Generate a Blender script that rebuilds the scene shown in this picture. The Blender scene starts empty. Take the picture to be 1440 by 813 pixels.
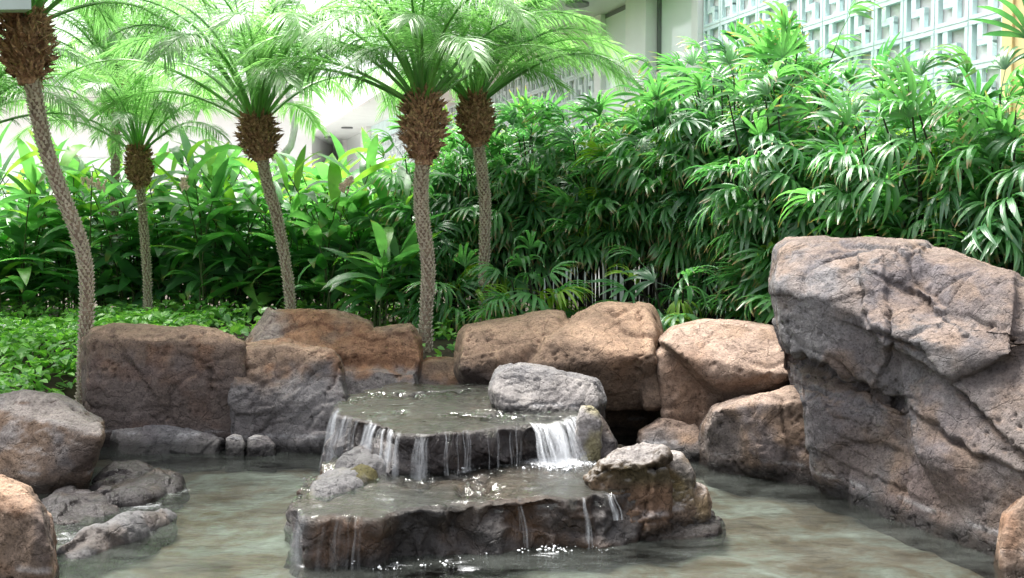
import bpy, bmesh, math, random
import numpy as np
from mathutils import Vector, Matrix

R = math.radians
random.seed(7)
rng = np.random.default_rng(7)
scene = bpy.context.scene
COL = scene.collection

# ------------------------------------------------------------------ camera, sky, sun, exposure
F = 1400.0                      # focal length in photo pixels (35 mm)
EYE = 1.5
PITCH = math.atan(66.5 / F)
cam_d = bpy.data.cameras.new('camera')
cam_d.sensor_width = 36
cam_d.lens = 36 * F / 1440
cam_d.clip_end = 500
cam = bpy.data.objects.new('camera', cam_d)
COL.objects.link(cam)
cam.location = (0, 0, EYE)
cam.rotation_euler = (math.pi / 2 - PITCH, 0, 0)
scene.camera = cam

SUN_EL, SUN_AZ = 69.0, -42.0    # azimuth from +Y (view direction) towards +X
world = bpy.data.worlds.new('World')
scene.world = world
world.use_nodes = True
wn, wl = world.node_tree.nodes, world.node_tree.links
wn.clear()
sky = wn.new('ShaderNodeTexSky')
sky.sky_type = 'NISHITA'
sky.sun_disc = False
sky.sun_elevation = R(SUN_EL)
sky.sun_rotation = R(SUN_AZ)
sky.air_density = 1.0
sky.dust_density = 6.0
sky.ozone_density = 1.0
hs = wn.new('ShaderNodeHueSaturation')
hs.inputs['Saturation'].default_value = 0.22
bg = wn.new('ShaderNodeBackground')
bg.inputs['Strength'].default_value = 0.15
wo = wn.new('ShaderNodeOutputWorld')
wl.new(sky.outputs[0], hs.inputs['Color'])
wl.new(hs.outputs[0], bg.inputs['Color'])
wl.new(bg.outputs[0], wo.inputs['Surface'])

sun_d = bpy.data.lights.new('sun', 'SUN')
sun_d.energy = 2.8
sun_d.angle = R(24)
sun_d.color = (1.0, 0.96, 0.9)
sun = bpy.data.objects.new('sun', sun_d)
COL.objects.link(sun)
sv = Vector((math.sin(R(SUN_AZ)) * math.cos(R(SUN_EL)), math.cos(R(SUN_AZ)) * math.cos(R(SUN_EL)), math.sin(R(SUN_EL))))
sun.rotation_euler = sv.to_track_quat('Z', 'Y').to_euler()
sun.location = sv * 30

scene.view_settings.view_transform = 'Standard'
scene.view_settings.look = 'None'
scene.view_settings.gamma = 1
scene.view_settings.use_curve_mapping = False
scene.view_settings.exposure = 1.7
cy = scene.cycles
cy.use_denoising = True
cy.max_bounces = 8
cy.diffuse_bounces = 4
cy.glossy_bounces = 4
cy.transmission_bounces = 4
cy.transparent_max_bounces = 24
cy.caustics_reflective = False
cy.caustics_refractive = False
cy.sample_clamp_indirect = 6


# ------------------------------------------------------------------ helpers
def P(px, py, Y):
    """world point on the ray of photo pixel (px,py) at world depth Y"""
    a, b = (px - 720) / F, (406.5 - py) / F
    d = Vector((a, math.cos(PITCH) + b * math.sin(PITCH), -math.sin(PITCH) + b * math.cos(PITCH)))
    s = Y / d.y
    return Vector((d.x * s, Y, EYE + d.z * s))


def G(px, py, z):
    """world point where the ray of a photo pixel meets the height z"""
    a, b = (px - 720) / F, (406.5 - py) / F
    d = Vector((a, math.cos(PITCH) + b * math.sin(PITCH), -math.sin(PITCH) + b * math.cos(PITCH)))
    s = (z - EYE) / d.z
    return Vector((d.x * s, d.y * s, z))


def to_px(v):
    x, y, z = v[:, 0], v[:, 1], v[:, 2] - EYE
    dep = y * math.cos(PITCH) - z * math.sin(PITCH)
    up = y * math.sin(PITCH) + z * math.cos(PITCH)
    return 720 + F * x / dep, 406.5 - F * up / dep


def mesh_obj(name, verts, faces, mat=None, parent=None, smooth=False):
    me = bpy.data.meshes.new(name)
    me.from_pydata([tuple(v) for v in verts], [], faces)
    me.update()
    if smooth:
        me.polygons.foreach_set('use_smooth', [True] * len(me.polygons))
    if mat:
        me.materials.append(mat)
    return link(name, me, parent)


def link(name, me, parent=None, matrix=None):
    o = bpy.data.objects.new(name, me)
    COL.objects.link(o)
    if parent:
        o.parent = parent
    if matrix is not None:
        o.matrix_basis = matrix
    return o


def tag(o, label, cat=None, group=None, kind=None):
    o['label'] = label
    if cat:
        o['category'] = cat
    if group:
        o['group'] = group
    if kind:
        o['kind'] = kind
    return o


def empty(name, loc, label, cat, group=None):
    o = bpy.data.objects.new(name, None)
    o.empty_display_size = 0.1
    COL.objects.link(o)
    o.location = loc
    return tag(o, label, cat, group)


class MB:
    def __init__(self):
        self.v, self.f, self.a = [], [], []

    def box(self, x0, x1, y0, y1, z0, z1, M=None):
        b = len(self.v)
        c = [(x0, y0, z0), (x1, y0, z0), (x1, y1, z0), (x0, y1, z0), (x0, y0, z1), (x1, y0, z1), (x1, y1, z1), (x0, y1, z1)]
        self.v += [tuple(M @ Vector(p)) if M else p for p in c]
        self.f += [tuple(b + i for i in q) for q in ((3, 2, 1, 0), (4, 5, 6, 7), (0, 1, 5, 4), (1, 2, 6, 5), (2, 3, 7, 6), (3, 0, 4, 7))]

    def tube(self, pts, rad, n=8, cap=True):
        b = len(self.v)
        pts = [Vector(p) for p in pts]
        for i, p in enumerate(pts):
            t = (pts[min(i + 1, len(pts) - 1)] - pts[max(i - 1, 0)]).normalized()
            a = t.cross(Vector((0.31, 0.95, 0.05))).normalized()
            c = t.cross(a)
            r = rad[i] if hasattr(rad, '__len__') else rad
            for k in range(n):
                an = 2 * math.pi * k / n
                self.v.append(tuple(p + (a * math.cos(an) + c * math.sin(an)) * r))
        for i in range(len(pts) - 1):
            for k in range(n):
                self.f.append((b + i * n + k, b + i * n + (k + 1) % n, b + (i + 1) * n + (k + 1) % n, b + (i + 1) * n + k))
        if cap:
            self.f.append(tuple(b + k for k in range(n))[::-1])
            self.f.append(tuple(b + (len(pts) - 1) * n + k for k in range(n)))

    def mesh(self, name, mat, smooth=False):
        me = bpy.data.meshes.new(name)
        me.from_pydata(self.v, [], self.f)
        me.update()
        if smooth:
            me.polygons.foreach_set('use_smooth', [True] * len(me.polygons))
        if self.a:
            self.a += [0.0] * (len(self.v) - len(self.a))
            me.attributes.new('along', 'FLOAT', 'POINT').data.foreach_set('value', self.a)
        me.materials.append(mat)
        return me

    def build(self, name, mat, parent=None, smooth=False):
        return link(name, self.mesh(name, mat, smooth), parent)


# ------------------------------------------------------------------ numpy noise
_perm = rng.permutation(512)
_grad = rng.normal(size=(512, 3))
_grad /= np.linalg.norm(_grad, axis=1)[:, None]


def _h(i, j, k):
    return _perm[(_perm[(_perm[i & 511] + j) & 511] + k) & 511]


def perlin(p):
    i = np.floor(p).astype(int)
    f = p - i
    u = f * f * f * (f * (f * 6 - 15) + 10)
    r = 0
    for dx in (0, 1):
        for dy in (0, 1):
            for dz in (0, 1):
                g = _grad[_h(i[:, 0] + dx, i[:, 1] + dy, i[:, 2] + dz)]
                d = (g * (f - np.array([dx, dy, dz]))).sum(1)
                w = (u[:, 0] if dx else 1 - u[:, 0]) * (u[:, 1] if dy else 1 - u[:, 1]) * (u[:, 2] if dz else 1 - u[:, 2])
                r = r + w * d
    return r * 1.6


def fbm(p, o=4, gain=0.5, ridged=False):
    a, s, r = 1.0, 1.0, 0
    for k in range(o):
        n = perlin(p * s + 17.3 * k)
        if ridged:
            n = 1 - 2 * np.abs(n)
        r = r + a * n
        a *= gain
        s *= 2.03
    return r


_off = rng.random((512, 3))


def worley(p):
    i = np.floor(p).astype(int)
    f = p - i
    f1 = np.full(len(p), 9.0)
    f2 = np.full(len(p), 9.0)
    idc = np.zeros(len(p), int)
    for dx in (-1, 0, 1):
        for dy in (-1, 0, 1):
            for dz in (-1, 0, 1):
                h = _h(i[:, 0] + dx, i[:, 1] + dy, i[:, 2] + dz)
                d = np.linalg.norm(_off[h] + np.array([dx, dy, dz]) - f, axis=1)
                n = d < f1
                f2 = np.where(n, f1, np.minimum(f2, d))
                idc = np.where(n, h, idc)
                f1 = np.where(n, d, f1)
    return f1, f2, idc


def sstep(a, b, x):
    t = np.clip((x - a) / (b - a), 0, 1)
    return t * t * (3 - 2 * t)


# ------------------------------------------------------------------ materials
def new_mat(name):
    m = bpy.data.materials.new(name)
    m.use_nodes = True
    nt = m.node_tree
    bs = nt.nodes['Principled BSDF']
    return m, nt, bs


def N(nt, typ, **kw):
    n = nt.nodes.new(typ)
    for k, v in kw.items():
        if k in n.inputs:
            n.inputs[k].default_value = v
        else:
            setattr(n, k, v)
    return n


def ramp(nt, pts):
    n = nt.nodes.new('ShaderNodeValToRGB')
    e = n.color_ramp.elements
    while len(e) > 1:
        e.remove(e[-1])
    for i, (p, c) in enumerate(pts):
        el = e[0] if i == 0 else e.new(p)
        el.position = p
        el.color = (*c, 1) if len(c) == 3 else c
    return n


def plain(name, col, rough=0.6, noise=0.12, scale=6, bump=0.0, bscale=60, spec=0.4):
    m, nt, bs = new_mat(name)
    tc = N(nt, 'ShaderNodeTexCoord')
    nz = N(nt, 'ShaderNodeTexNoise', Scale=scale, Detail=6.0, Roughness=0.6)
    nt.links.new(tc.outputs['Object'], nz.inputs['Vector'])
    lo = tuple(c * (1 - noise) for c in col)
    hi = tuple(min(1, c * (1 + noise)) for c in col)
    rp = ramp(nt, [(0.3, lo), (0.7, hi)])
    nt.links.new(nz.outputs[0], rp.inputs[0])
    nt.links.new(rp.outputs[0], bs.inputs['Base Color'])
    bs.inputs['Roughness'].default_value = rough
    bs.inputs['Specular IOR Level'].default_value = spec
    if bump:
        n2 = N(nt, 'ShaderNodeTexNoise', Scale=bscale, Detail=4.0)
        nt.links.new(tc.outputs['Object'], n2.inputs['Vector'])
        b = N(nt, 'ShaderNodeBump', Strength=bump, Distance=0.01)
        nt.links.new(n2.outputs[0], b.inputs['Height'])
        nt.links.new(b.outputs[0], bs.inputs['Normal'])
    return m


def rock_mat(name, spec=0.25, wet=False):
    """colour from the tint attribute (stone, mineral stains, some painted top light), fine grain, pits and relief from noise"""
    m, nt, bs = new_mat(name)
    L = nt.links.new
    tc = N(nt, 'ShaderNodeTexCoord')
    vec = tc.outputs['Object']
    at = N(nt, 'ShaderNodeAttribute', attribute_name='tint')

    def noise(sc, det, ro):
        n = N(nt, 'ShaderNodeTexNoise', Scale=sc, Detail=det, Roughness=ro)
        L(vec, n.inputs['Vector'])
        return n.outputs[0]

    def mul(a, b, k):
        x = N(nt, 'ShaderNodeMix', data_type='RGBA', blend_type='MULTIPLY')
        x.inputs[0].default_value = k
        L(a, x.inputs[6])
        L(b, x.inputs[7])
        return x.outputs[2]

    def rmp(src, pts):
        r = ramp(nt, pts)
        L(src, r.inputs[0])
        return r.outputs[0]
    c = mul(at.outputs['Color'], rmp(noise(14.0, 9.0, 0.72), [(0.30, (0.62, 0.60, 0.60)), (0.5, (1, 1, 1)), (0.68, (1.3, 1.28, 1.24))]), 1.0)
    c = mul(c, rmp(noise(75.0, 6.0, 0.7), [(0.32, (0.5, 0.49, 0.48)), (0.48, (1, 1, 1)), (0.68, (1.3, 1.3, 1.3))]), 1.0)
    # dark grit sitting in small holes
    vo = N(nt, 'ShaderNodeTexVoronoi', Scale=34.0)
    L(vec, vo.inputs['Vector'])
    pit = rmp(vo.outputs['Distance'], [(0.10, (0, 0, 0)), (0.26, (1, 1, 1))])
    c = mul(c, rmp(vo.outputs['Distance'], [(0.08, (0.35, 0.33, 0.32)), (0.22, (1, 1, 1))]), 0.5)
    L(c, bs.inputs['Base Color'])
    mr = N(nt, 'ShaderNodeMapRange')
    mr.inputs[3].default_value = 0.85
    mr.inputs[4].default_value = 0.2
    L(at.outputs['Alpha'], mr.inputs[0])
    L(mr.outputs[0], bs.inputs['Roughness'])
    bs.inputs['Specular IOR Level'].default_value = spec
    nrm = None
    # wandering hairline cracks
    dn = N(nt, 'ShaderNodeTexNoise', Scale=5.0, Detail=4.0)
    L(vec, dn.inputs['Vector'])
    mxv = N(nt, 'ShaderNodeMix', data_type='RGBA', blend_type='ADD')
    mxv.inputs[0].default_value = 0.22
    L(vec, mxv.inputs[6])
    L(dn.outputs[1], mxv.inputs[7])
    vc = N(nt, 'ShaderNodeTexVoronoi', Scale=4.5, feature='DISTANCE_TO_EDGE')
    L(mxv.outputs[2], vc.inputs['Vector'])
    for src, st, di in ((rmp(vc.outputs['Distance'], [(0.0, (0, 0, 0)), (0.028, (1, 1, 1))]), 0.55, 0.02), (pit, 0.5, 0.014), (noise(26.0, 9.0, 0.7), 0.6, 0.03), (noise(120.0, 5.0, 0.7), 0.7, 0.010)):
        b = N(nt, 'ShaderNodeBump', Strength=st, Distance=di)
        L(src, b.inputs['Height'])
        if nrm:
            L(nrm, b.inputs['Normal'])
        nrm = b.outputs[0]
    L(nrm, bs.inputs['Normal'])
    return m


def leaf_mat(name, c_dark, c_light, trans, attr=None, rough=0.38, tmix=0.35, spec=0.5, var=0.5, vein=0.0, tip=None):
    m, nt, bs = new_mat(name)
    L = nt.links.new
    out = nt.nodes['Material Output']
    oi = N(nt, 'ShaderNodeObjectInfo')
    tc = N(nt, 'ShaderNodeTexCoord')
    nz = N(nt, 'ShaderNodeTexNoise', Scale=9.0, Detail=3.0)
    L(tc.outputs['Object'], nz.inputs['Vector'])
    ad = N(nt, 'ShaderNodeMath', operation='MULTIPLY_ADD')
    ad.inputs[1].default_value = var
    L(N(nt, 'ShaderNodeAttribute', attribute_name=attr).outputs['Fac'] if attr else oi.outputs['Random'], ad.inputs[0])
    mu = N(nt, 'ShaderNodeMath', operation='MULTIPLY_ADD')
    mu.inputs[1].default_value = 0.9
    mu.inputs[2].default_value = 0.25 - var / 2 - 0.15
    L(nz.outputs[0], mu.inputs[0])
    L(mu.outputs[0], ad.inputs[2])
    rp = ramp(nt, [(0.0, c_dark), (0.75, c_light), (1.0, tuple(min(1, c * 1.5) for c in c_light))])
    L(ad.outputs[0], rp.inputs[0])
    col = rp.outputs[0]
    if tip:
        al = N(nt, 'ShaderNodeAttribute', attribute_name='along')
        m1 = N(nt, 'ShaderNodeMath', operation='MULTIPLY_ADD')
        m1.inputs[1].default_value = 0.24
        L(oi.outputs['Random'], m1.inputs[0])
        L(al.outputs['Fac'], m1.inputs[2])
        mp = N(nt, 'ShaderNodeMapRange')
        mp.inputs[1].default_value = 1.0
        mp.inputs[2].default_value = 1.13
        L(m1.outputs[0], mp.inputs[0])
        mc = N(nt, 'ShaderNodeMix', data_type='RGBA')
        L(mp.outputs[0], mc.inputs[0])
        L(col, mc.inputs[6])
        mc.inputs[7].default_value = (*tip, 1)
        col = mc.outputs[2]
    L(col, bs.inputs['Base Color'])
    bs.inputs['Roughness'].default_value = rough
    bs.inputs['Specular IOR Level'].default_value = spec
    tr = N(nt, 'ShaderNodeBsdfTranslucent')
    mt = N(nt, 'ShaderNodeMix', data_type='RGBA', blend_type='MULTIPLY')
    mt.inputs[0].default_value = 1.0
    L(col, mt.inputs[6])
    mt.inputs[7].default_value = (*trans, 1)
    L(mt.outputs[2], tr.inputs['Color'])
    mix = N(nt, 'ShaderNodeMixShader')
    mix.inputs[0].default_value = tmix
    L(bs.outputs[0], mix.inputs[1])
    L(tr.outputs[0], mix.inputs[2])
    L(mix.outputs[0], out.inputs['Surface'])
    if vein:
        wv = N(nt, 'ShaderNodeTexWave', Scale=vein, Distortion=1.0)
        wv.bands_direction = 'Y'
        L(tc.outputs['Object'], wv.inputs['Vector'])
        b = N(nt, 'ShaderNodeBump', Strength=0.25, Distance=0.004)
        L(wv.outputs[1], b.inputs['Height'])
        L(b.outputs[0], bs.inputs['Normal'])
    return m


M_ROCK = rock_mat('weathered_rock')
M_WET = rock_mat('wet_rock', spec=0.4, wet=True)
M_PALM = leaf_mat('palm_frond', (0.085, 0.195, 0.075), (0.19, 0.345, 0.13), (1.75, 1.95, 1.4), rough=0.36, tmix=0.5, spec=0.9)
M_RHAPIS = leaf_mat('fan_palm_leaf', (0.028, 0.115, 0.05), (0.10, 0.26, 0.092), (1.95, 2.2, 1.2), rough=0.36, tmix=0.42, spec=1.0, var=0.8, vein=30, tip=(0.26, 0.18, 0.08))
M_RHAPIS_Y = leaf_mat('young_fan_palm_leaf', (0.12, 0.27, 0.035), (0.22, 0.38, 0.055), (2.0, 2.0, 0.8), rough=0.4, tmix=0.35, spec=0.4)
M_GINGER = leaf_mat('ginger_leaf', (0.036, 0.135, 0.058), (0.11, 0.28, 0.10), (2.1, 2.3, 1.2), rough=0.36, tmix=0.45, spec=1.0, var=0.7, tip=(0.2, 0.2, 0.07))
M_GINGER_Y = leaf_mat('young_ginger_leaf', (0.10, 0.27, 0.05), (0.19, 0.39, 0.09), (2.0, 2.0, 0.8), rough=0.4, tmix=0.4, spec=0.4)
M_IVY = leaf_mat('ground_cover_leaf', (0.05, 0.19, 0.05), (0.20, 0.42, 0.09), (2.0, 2.2, 1.0), attr='leaf_shade', rough=0.38, tmix=0.3, spec=0.7, var=0.8)
M_STEM = plain('green_stem', (0.07, 0.10, 0.035), 0.6, 0.4, 12)
M_CANE = plain('dark_cane', (0.022, 0.022, 0.013), 0.7, 0.5, 15, 0.4, 80)
M_TRUNK = plain('palm_trunk', (0.20, 0.15, 0.11), 0.85, 0.4, 9, 0.5, 70)
M_SCAR = plain('leaf_scar', (0.48, 0.43, 0.35), 0.85, 0.35, 30)
M_FIBRE = plain('palm_fibre', (0.34, 0.21, 0.13), 0.9, 0.75, 40, 0.5, 90)
M_PETIOLE = plain('palm_petiole', (0.14, 0.22, 0.06), 0.5, 0.3, 10)
M_PLUM = plain('pale_bark', (0.62, 0.59, 0.58), 0.8, 0.25, 8, 0.4, 30)
M_WHITE = plain('white_paint', (0.8, 0.8, 0.79), 0.5, 0.05, 3)
M_SOFFIT = plain('soffit_paint', (0.74, 0.77, 0.75), 0.6, 0.05, 2)
M_TEAL = plain('teal_block', (0.64, 0.79, 0.80), 0.7, 0.12, 7, 0.2, 60)
M_PALE = plain('pale_block', (0.72, 0.79, 0.80), 0.7, 0.08, 7, 0.2, 60)
M_MORTAR = plain('mortar', (0.74, 0.76, 0.75), 0.85, 0.1, 9, 0.3, 90)
M_PINK = plain('inner_wall', (0.84, 0.80, 0.80), 0.8, 0.08, 2)
M_YELLOW = plain('yellow_wall', (0.80, 0.62, 0.32), 0.7, 0.1, 3, 0.1, 80)
M_DARKMETAL = plain('dark_frame', (0.16, 0.17, 0.17), 0.4, 0.1, 5)
M_AWN = plain('awning_metal', (0.42, 0.52, 0.48), 0.5, 0.08, 4)
M_SOIL = plain('soil', (0.055, 0.042, 0.03), 0.95, 0.5, 7, 0.6, 40)
M_PAVE = plain('pale_paving', (0.62, 0.60, 0.57), 0.85, 0.12, 2)
M_FLOWER = plain('ginger_flower', (0.85, 0.62, 0.58), 0.6, 0.25, 40)
M_LOW = plain('grey_green_render', (0.17, 0.22, 0.20), 0.8, 0.12, 3)
M_DEAD = plain('dead_leaf', (0.25, 0.15, 0.07), 0.8, 0.4, 14)

# glass of the building
M_GLASS, nt, bs = new_mat('window_glass')
bs.inputs['Base Color'].default_value = (0.84, 0.89, 0.88, 1)
bs.inputs['Roughness'].default_value = 0.08
bs.inputs['Specular IOR Level'].default_value = 0.7


def water_mat(name, silt, tint, milk, rough, scale, bump, foam=0.0, fscale=9.0):
    """water: reflecting surface over clear, slightly cloudy water"""
    m, nt, bs = new_mat(name)
    nt.nodes.remove(bs)
    L = nt.links.new
    out = nt.nodes['Material Output']
    tc = N(nt, 'ShaderNodeTexCoord')
    mp = N(nt, 'ShaderNodeMapping')
    mp.inputs['Scale'].default_value = (1.0, 2.0, 1.0)
    L(tc.outputs['Object'], mp.inputs['Vector'])
    n1 = N(nt, 'ShaderNodeTexNoise', Scale=scale, Detail=5.0, Roughness=0.62, Distortion=0.8)
    L(mp.outputs[0], n1.inputs['Vector'])
    b = N(nt, 'ShaderNodeBump', Strength=bump, Distance=0.045)
    L(n1.outputs[0], b.inputs['Height'])
    gl = N(nt, 'ShaderNodeBsdfGlossy', Roughness=rough)
    gl.inputs['Color'].default_value = (0.95, 0.97, 0.97, 1)
    L(b.outputs[0], gl.inputs['Normal'])
    tr = N(nt, 'ShaderNodeBsdfTransparent')
    tr.inputs['Color'].default_value = (*tint, 1)
    df = N(nt, 'ShaderNodeBsdfDiffuse')
    df.inputs['Color'].default_value = (*silt, 1)
    nm = N(nt, 'ShaderNodeTexNoise', Scale=2.2, Detail=6.0, Roughness=0.68, Distortion=0.35)
    L(mp.outputs[0], nm.inputs['Vector'])
    mr = N(nt, 'ShaderNodeMapRange')
    mr.inputs[1].default_value = 0.35
    mr.inputs[2].default_value = 0.68
    mr.inputs[3].default_value = milk[0]
    mr.inputs[4].default_value = milk[1]
    L(nm.outputs[0], mr.inputs[0])
    m1 = N(nt, 'ShaderNodeMixShader')
    L(mr.outputs[0], m1.inputs[0])
    L(tr.outputs[0], m1.inputs[1])
    L(df.outputs[0], m1.inputs[2])
    base = m1
    if foam:
        fo = N(nt, 'ShaderNodeBsdfDiffuse')
        fo.inputs['Color'].default_value = (0.8, 0.82, 0.84, 1)
        nf = N(nt, 'ShaderNodeTexNoise', Scale=fscale, Detail=7.0, Roughness=0.7, Distortion=1.5)
        L(mp.outputs[0], nf.inputs['Vector'])
        at = N(nt, 'ShaderNodeAttribute', attribute_name='foam')
        su = N(nt, 'ShaderNodeMath', operation='MULTIPLY_ADD')
        su.inputs[1].default_value = 1.0
        L(at.outputs['Fac'], su.inputs[0])
        L(nf.outputs[0], su.inputs[2])
        rf = N(nt, 'ShaderNodeMapRange')
        rf.inputs[1].default_value = 0.82
        rf.inputs[2].default_value = 1.2
        rf.inputs[3].default_value = 0.0
        rf.inputs[4].default_value = foam
        L(su.outputs[0], rf.inputs[0])
        m2 = N(nt, 'ShaderNodeMixShader')
        L(rf.outputs[0], m2.inputs[0])
        L(m1.outputs[0], m2.inputs[1])
        L(fo.outputs[0], m2.inputs[2])
        base = m2
    fr = N(nt, 'ShaderNodeFresnel', IOR=1.33)
    L(b.outputs[0], fr.inputs['Normal'])
    m3 = N(nt, 'ShaderNodeMixShader')
    L(fr.outputs[0], m3.inputs[0])
    L(base.outputs[0], m3.inputs[1])
    L(gl.outputs[0], m3.inputs[2])
    L(m3.outputs[0], out.inputs['Surface'])
    return m


M_POND = water_mat('pond_water', (0.22, 0.245, 0.225), (0.72, 0.75, 0.70), (0.0, 0.16), 0.02, 9.0, 0.25, foam=0.85, fscale=7.0)
M_FILM = water_mat('thin_flowing_water', (0.36, 0.41, 0.37), (0.82, 0.82, 0.78), (0.0, 0.03), 0.015, 12.0, 0.3, foam=0.9, fscale=24.0)

# falling water
M_FALL, nt, bs = new_mat('falling_water')
bs.inputs['Base Color'].default_value = (0.86, 0.89, 0.92, 1)
bs.inputs['Roughness'].default_value = 0.25
out = nt.nodes['Material Output']
_tr = N(nt, 'ShaderNodeBsdfTransparent')
_at = N(nt, 'ShaderNodeAttribute', attribute_name='dens')
_tc = N(nt, 'ShaderNodeTexCoord')
_mp = N(nt, 'ShaderNodeMapping')
_mp.inputs['Scale'].default_value = (1, 1, 0.12)
nt.links.new(_tc.outputs['Object'], _mp.inputs[0])
_nz = N(nt, 'ShaderNodeTexNoise', Scale=70.0, Detail=4.0, Roughness=0.6)
nt.links.new(_mp.outputs[0], _nz.inputs['Vector'])
_mr = N(nt, 'ShaderNodeMapRange')
_mr.inputs[1].default_value = 0.3
_mr.inputs[2].default_value = 0.7
_mr.inputs[3].default_value = 0.15
_mr.inputs[4].default_value = 1.0
nt.links.new(_nz.outputs[0], _mr.inputs[0])
_mu = N(nt, 'ShaderNodeMath', operation='MULTIPLY', use_clamp=True)
nt.links.new(_mr.outputs[0], _mu.inputs[0])
nt.links.new(_at.outputs['Fac'], _mu.inputs[1])
_mx = N(nt, 'ShaderNodeMixShader')
nt.links.new(_mu.outputs[0], _mx.inputs[0])
nt.links.new(_tr.outputs[0], _mx.inputs[1])
nt.links.new(bs.outputs[0], _mx.inputs[2])
nt.links.new(_mx.outputs[0], out.inputs['Surface'])

M_FOAM = plain('white_foam', (0.78, 0.8, 0.82), 0.25, 0.1, 30, spec=0.6)

# pond bed
M_BED, nt, bs = new_mat('pond_bed')
tc = N(nt, 'ShaderNodeTexCoord')
n1 = N(nt, 'ShaderNodeTexNoise', Scale=1.7, Detail=12.0, Roughness=0.72, Distortion=0.25)
nt.links.new(tc.outputs['Object'], n1.inputs['Vector'])
rp = ramp(nt, [(0.36, (0.03, 0.02, 0.012)), (0.46, (0.08, 0.058, 0.038)), (0.54, (0.115, 0.12, 0.108)), (0.66, (0.205, 0.23, 0.222))])
nt.links.new(n1.outputs[0], rp.inputs[0])
nt.links.new(rp.outputs[0], bs.inputs['Base Color'])
bs.inputs['Roughness'].default_value = 0.9


# ------------------------------------------------------------------ ground, pond floor, water
def pond_mask(x, y):
    """1 inside the pond basin, 0 on the banks"""
    back = 7.75 - 0.10 * x - 0.05 * np.maximum(0, -x - 1.5) ** 2
    right = 2.95 + 0.28 * (5.2 - y)
    left = -3.55 + 0.22 * (6.2 - y) * 0 - 0.35 * np.maximum(0, 6.2 - y)
    d = np.minimum(np.minimum(back - y, right - x), x - left)
    d = np.minimum(d, y - 2.3)
    return sstep(-0.25, 0.25, d)


def ground_z(x, y):
    x, y = np.asarray(x, float), np.asarray(y, float)
    m = pond_mask(x, y)
    bank = 0.30 + 0.30 * sstep(7.6, 9.2, y) + 0.04 * np.sin(x * 1.7) * np.cos(y * 1.3)
    bank = np.where(y < 4, 0.12 + 0.18 * sstep(2, 5, y), bank)
    return bank * (1 - m) + (-0.42) * m


xs = np.unique(np.concatenate([np.linspace(-90, -12, 14), np.linspace(-12, 12, 121), np.linspace(12, 90, 14)]))
ys = np.unique(np.concatenate([np.linspace(-30, -1, 8), np.linspace(-1, 13, 100), np.linspace(13, 160, 26)]))
XX, YY = np.meshgrid(xs, ys)
ZZ = ground_z(XX, YY)
nx, ny = len(xs), len(ys)
gv = np.stack([XX.ravel(), YY.ravel(), ZZ.ravel()], 1)
gf = [(j * nx + i, j * nx + i + 1, (j + 1) * nx + i + 1, (j + 1) * nx + i) for j in range(ny - 1) for i in range(nx - 1)]
ground = mesh_obj('ground', gv, gf, M_SOIL, smooth=True)
ground['kind'] = 'structure'


def grid_sheet(name, x0, x1, y0, y1, nx, ny, zf, mat, inside=None):
    xs, ys = np.linspace(x0, x1, nx), np.linspace(y0, y1, ny)
    X, Y = np.meshgrid(xs, ys)
    Z = zf(X, Y)
    v = np.stack([X.ravel(), Y.ravel(), Z.ravel()], 1)
    f = []
    for j in range(ny - 1):
        for i in range(nx - 1):
            if inside is None or inside((xs[i] + xs[i + 1]) / 2, (ys[j] + ys[j + 1]) / 2):
                f.append((j * nx + i, j * nx + i + 1, (j + 1) * nx + i + 1, (j + 1) * nx + i))
    used = np.unique(np.array(f).ravel())
    rm = -np.ones(len(v), int)
    rm[used] = np.arange(len(used))
    return mesh_obj(name, v[used], [tuple(int(rm[k]) for k in q) for q in f], mat, smooth=True)


def n3(X, Y, s, seed=0):
    return perlin(np.stack([X.ravel() * s, Y.ravel() * s, np.full(X.size, seed + 0.37)], 1)).reshape(X.shape)


bed = grid_sheet('pond_floor', -5.2, 4.6, 2.0, 8.2, 110, 80,
                 lambda X, Y: -0.11 + 0.03 * n3(X, Y, 1.7) + 0.035 * n3(X, Y, 5.0, 3) - 0.22 * (1 - pond_mask(X, Y)), M_BED)
bed['kind'] = 'structure'

pond = grid_sheet('pond_water', -5.4, 4.8, 1.9, 8.3, 460, 330,
                  lambda X, Y: 0.006 * n3(X, Y * 1.8, 2.2) + 0.004 * n3(X, Y * 2, 5.0, 5) + 0.0016 * n3(X, Y * 2, 12.0, 9), M_POND)
pond['kind'] = 'structure'


def foam_attr(o, spots):
    """whitewater where falls strike: spots are (x,y,radius,amount)"""
    me = o.data
    co = np.empty(len(me.vertices) * 3)
    me.vertices.foreach_get('co', co)
    co = co.reshape(-1, 3)
    a = np.zeros(len(co))
    for x, y, r, k in spots:
        a = np.maximum(a, k * np.exp(-(((co[:, 0] - x) ** 2 + ((co[:, 1] - y) * 1.5) ** 2) / r ** 2)))
    at = me.attributes.new('foam', 'FLOAT', 'POINT')
    at.data.foreach_set('value', a)


# ------------------------------------------------------------------ rocks
TAN = np.array([0.27, 0.185, 0.13])
BROWN = np.array([0.155, 0.112, 0.086])
RUST = np.array([0.20, 0.11, 0.065])
PINKISH = np.array([0.33, 0.245, 0.195])
GREY = np.array([0.165, 0.16, 0.165])
DARK = np.array([0.06, 0.052, 0.052])
PURPLE = np.array([0.125, 0.112, 0.118])
PALE = np.array([0.31, 0.29, 0.28])
MOSS = np.array([0.085, 0.075, 0.025])


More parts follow.
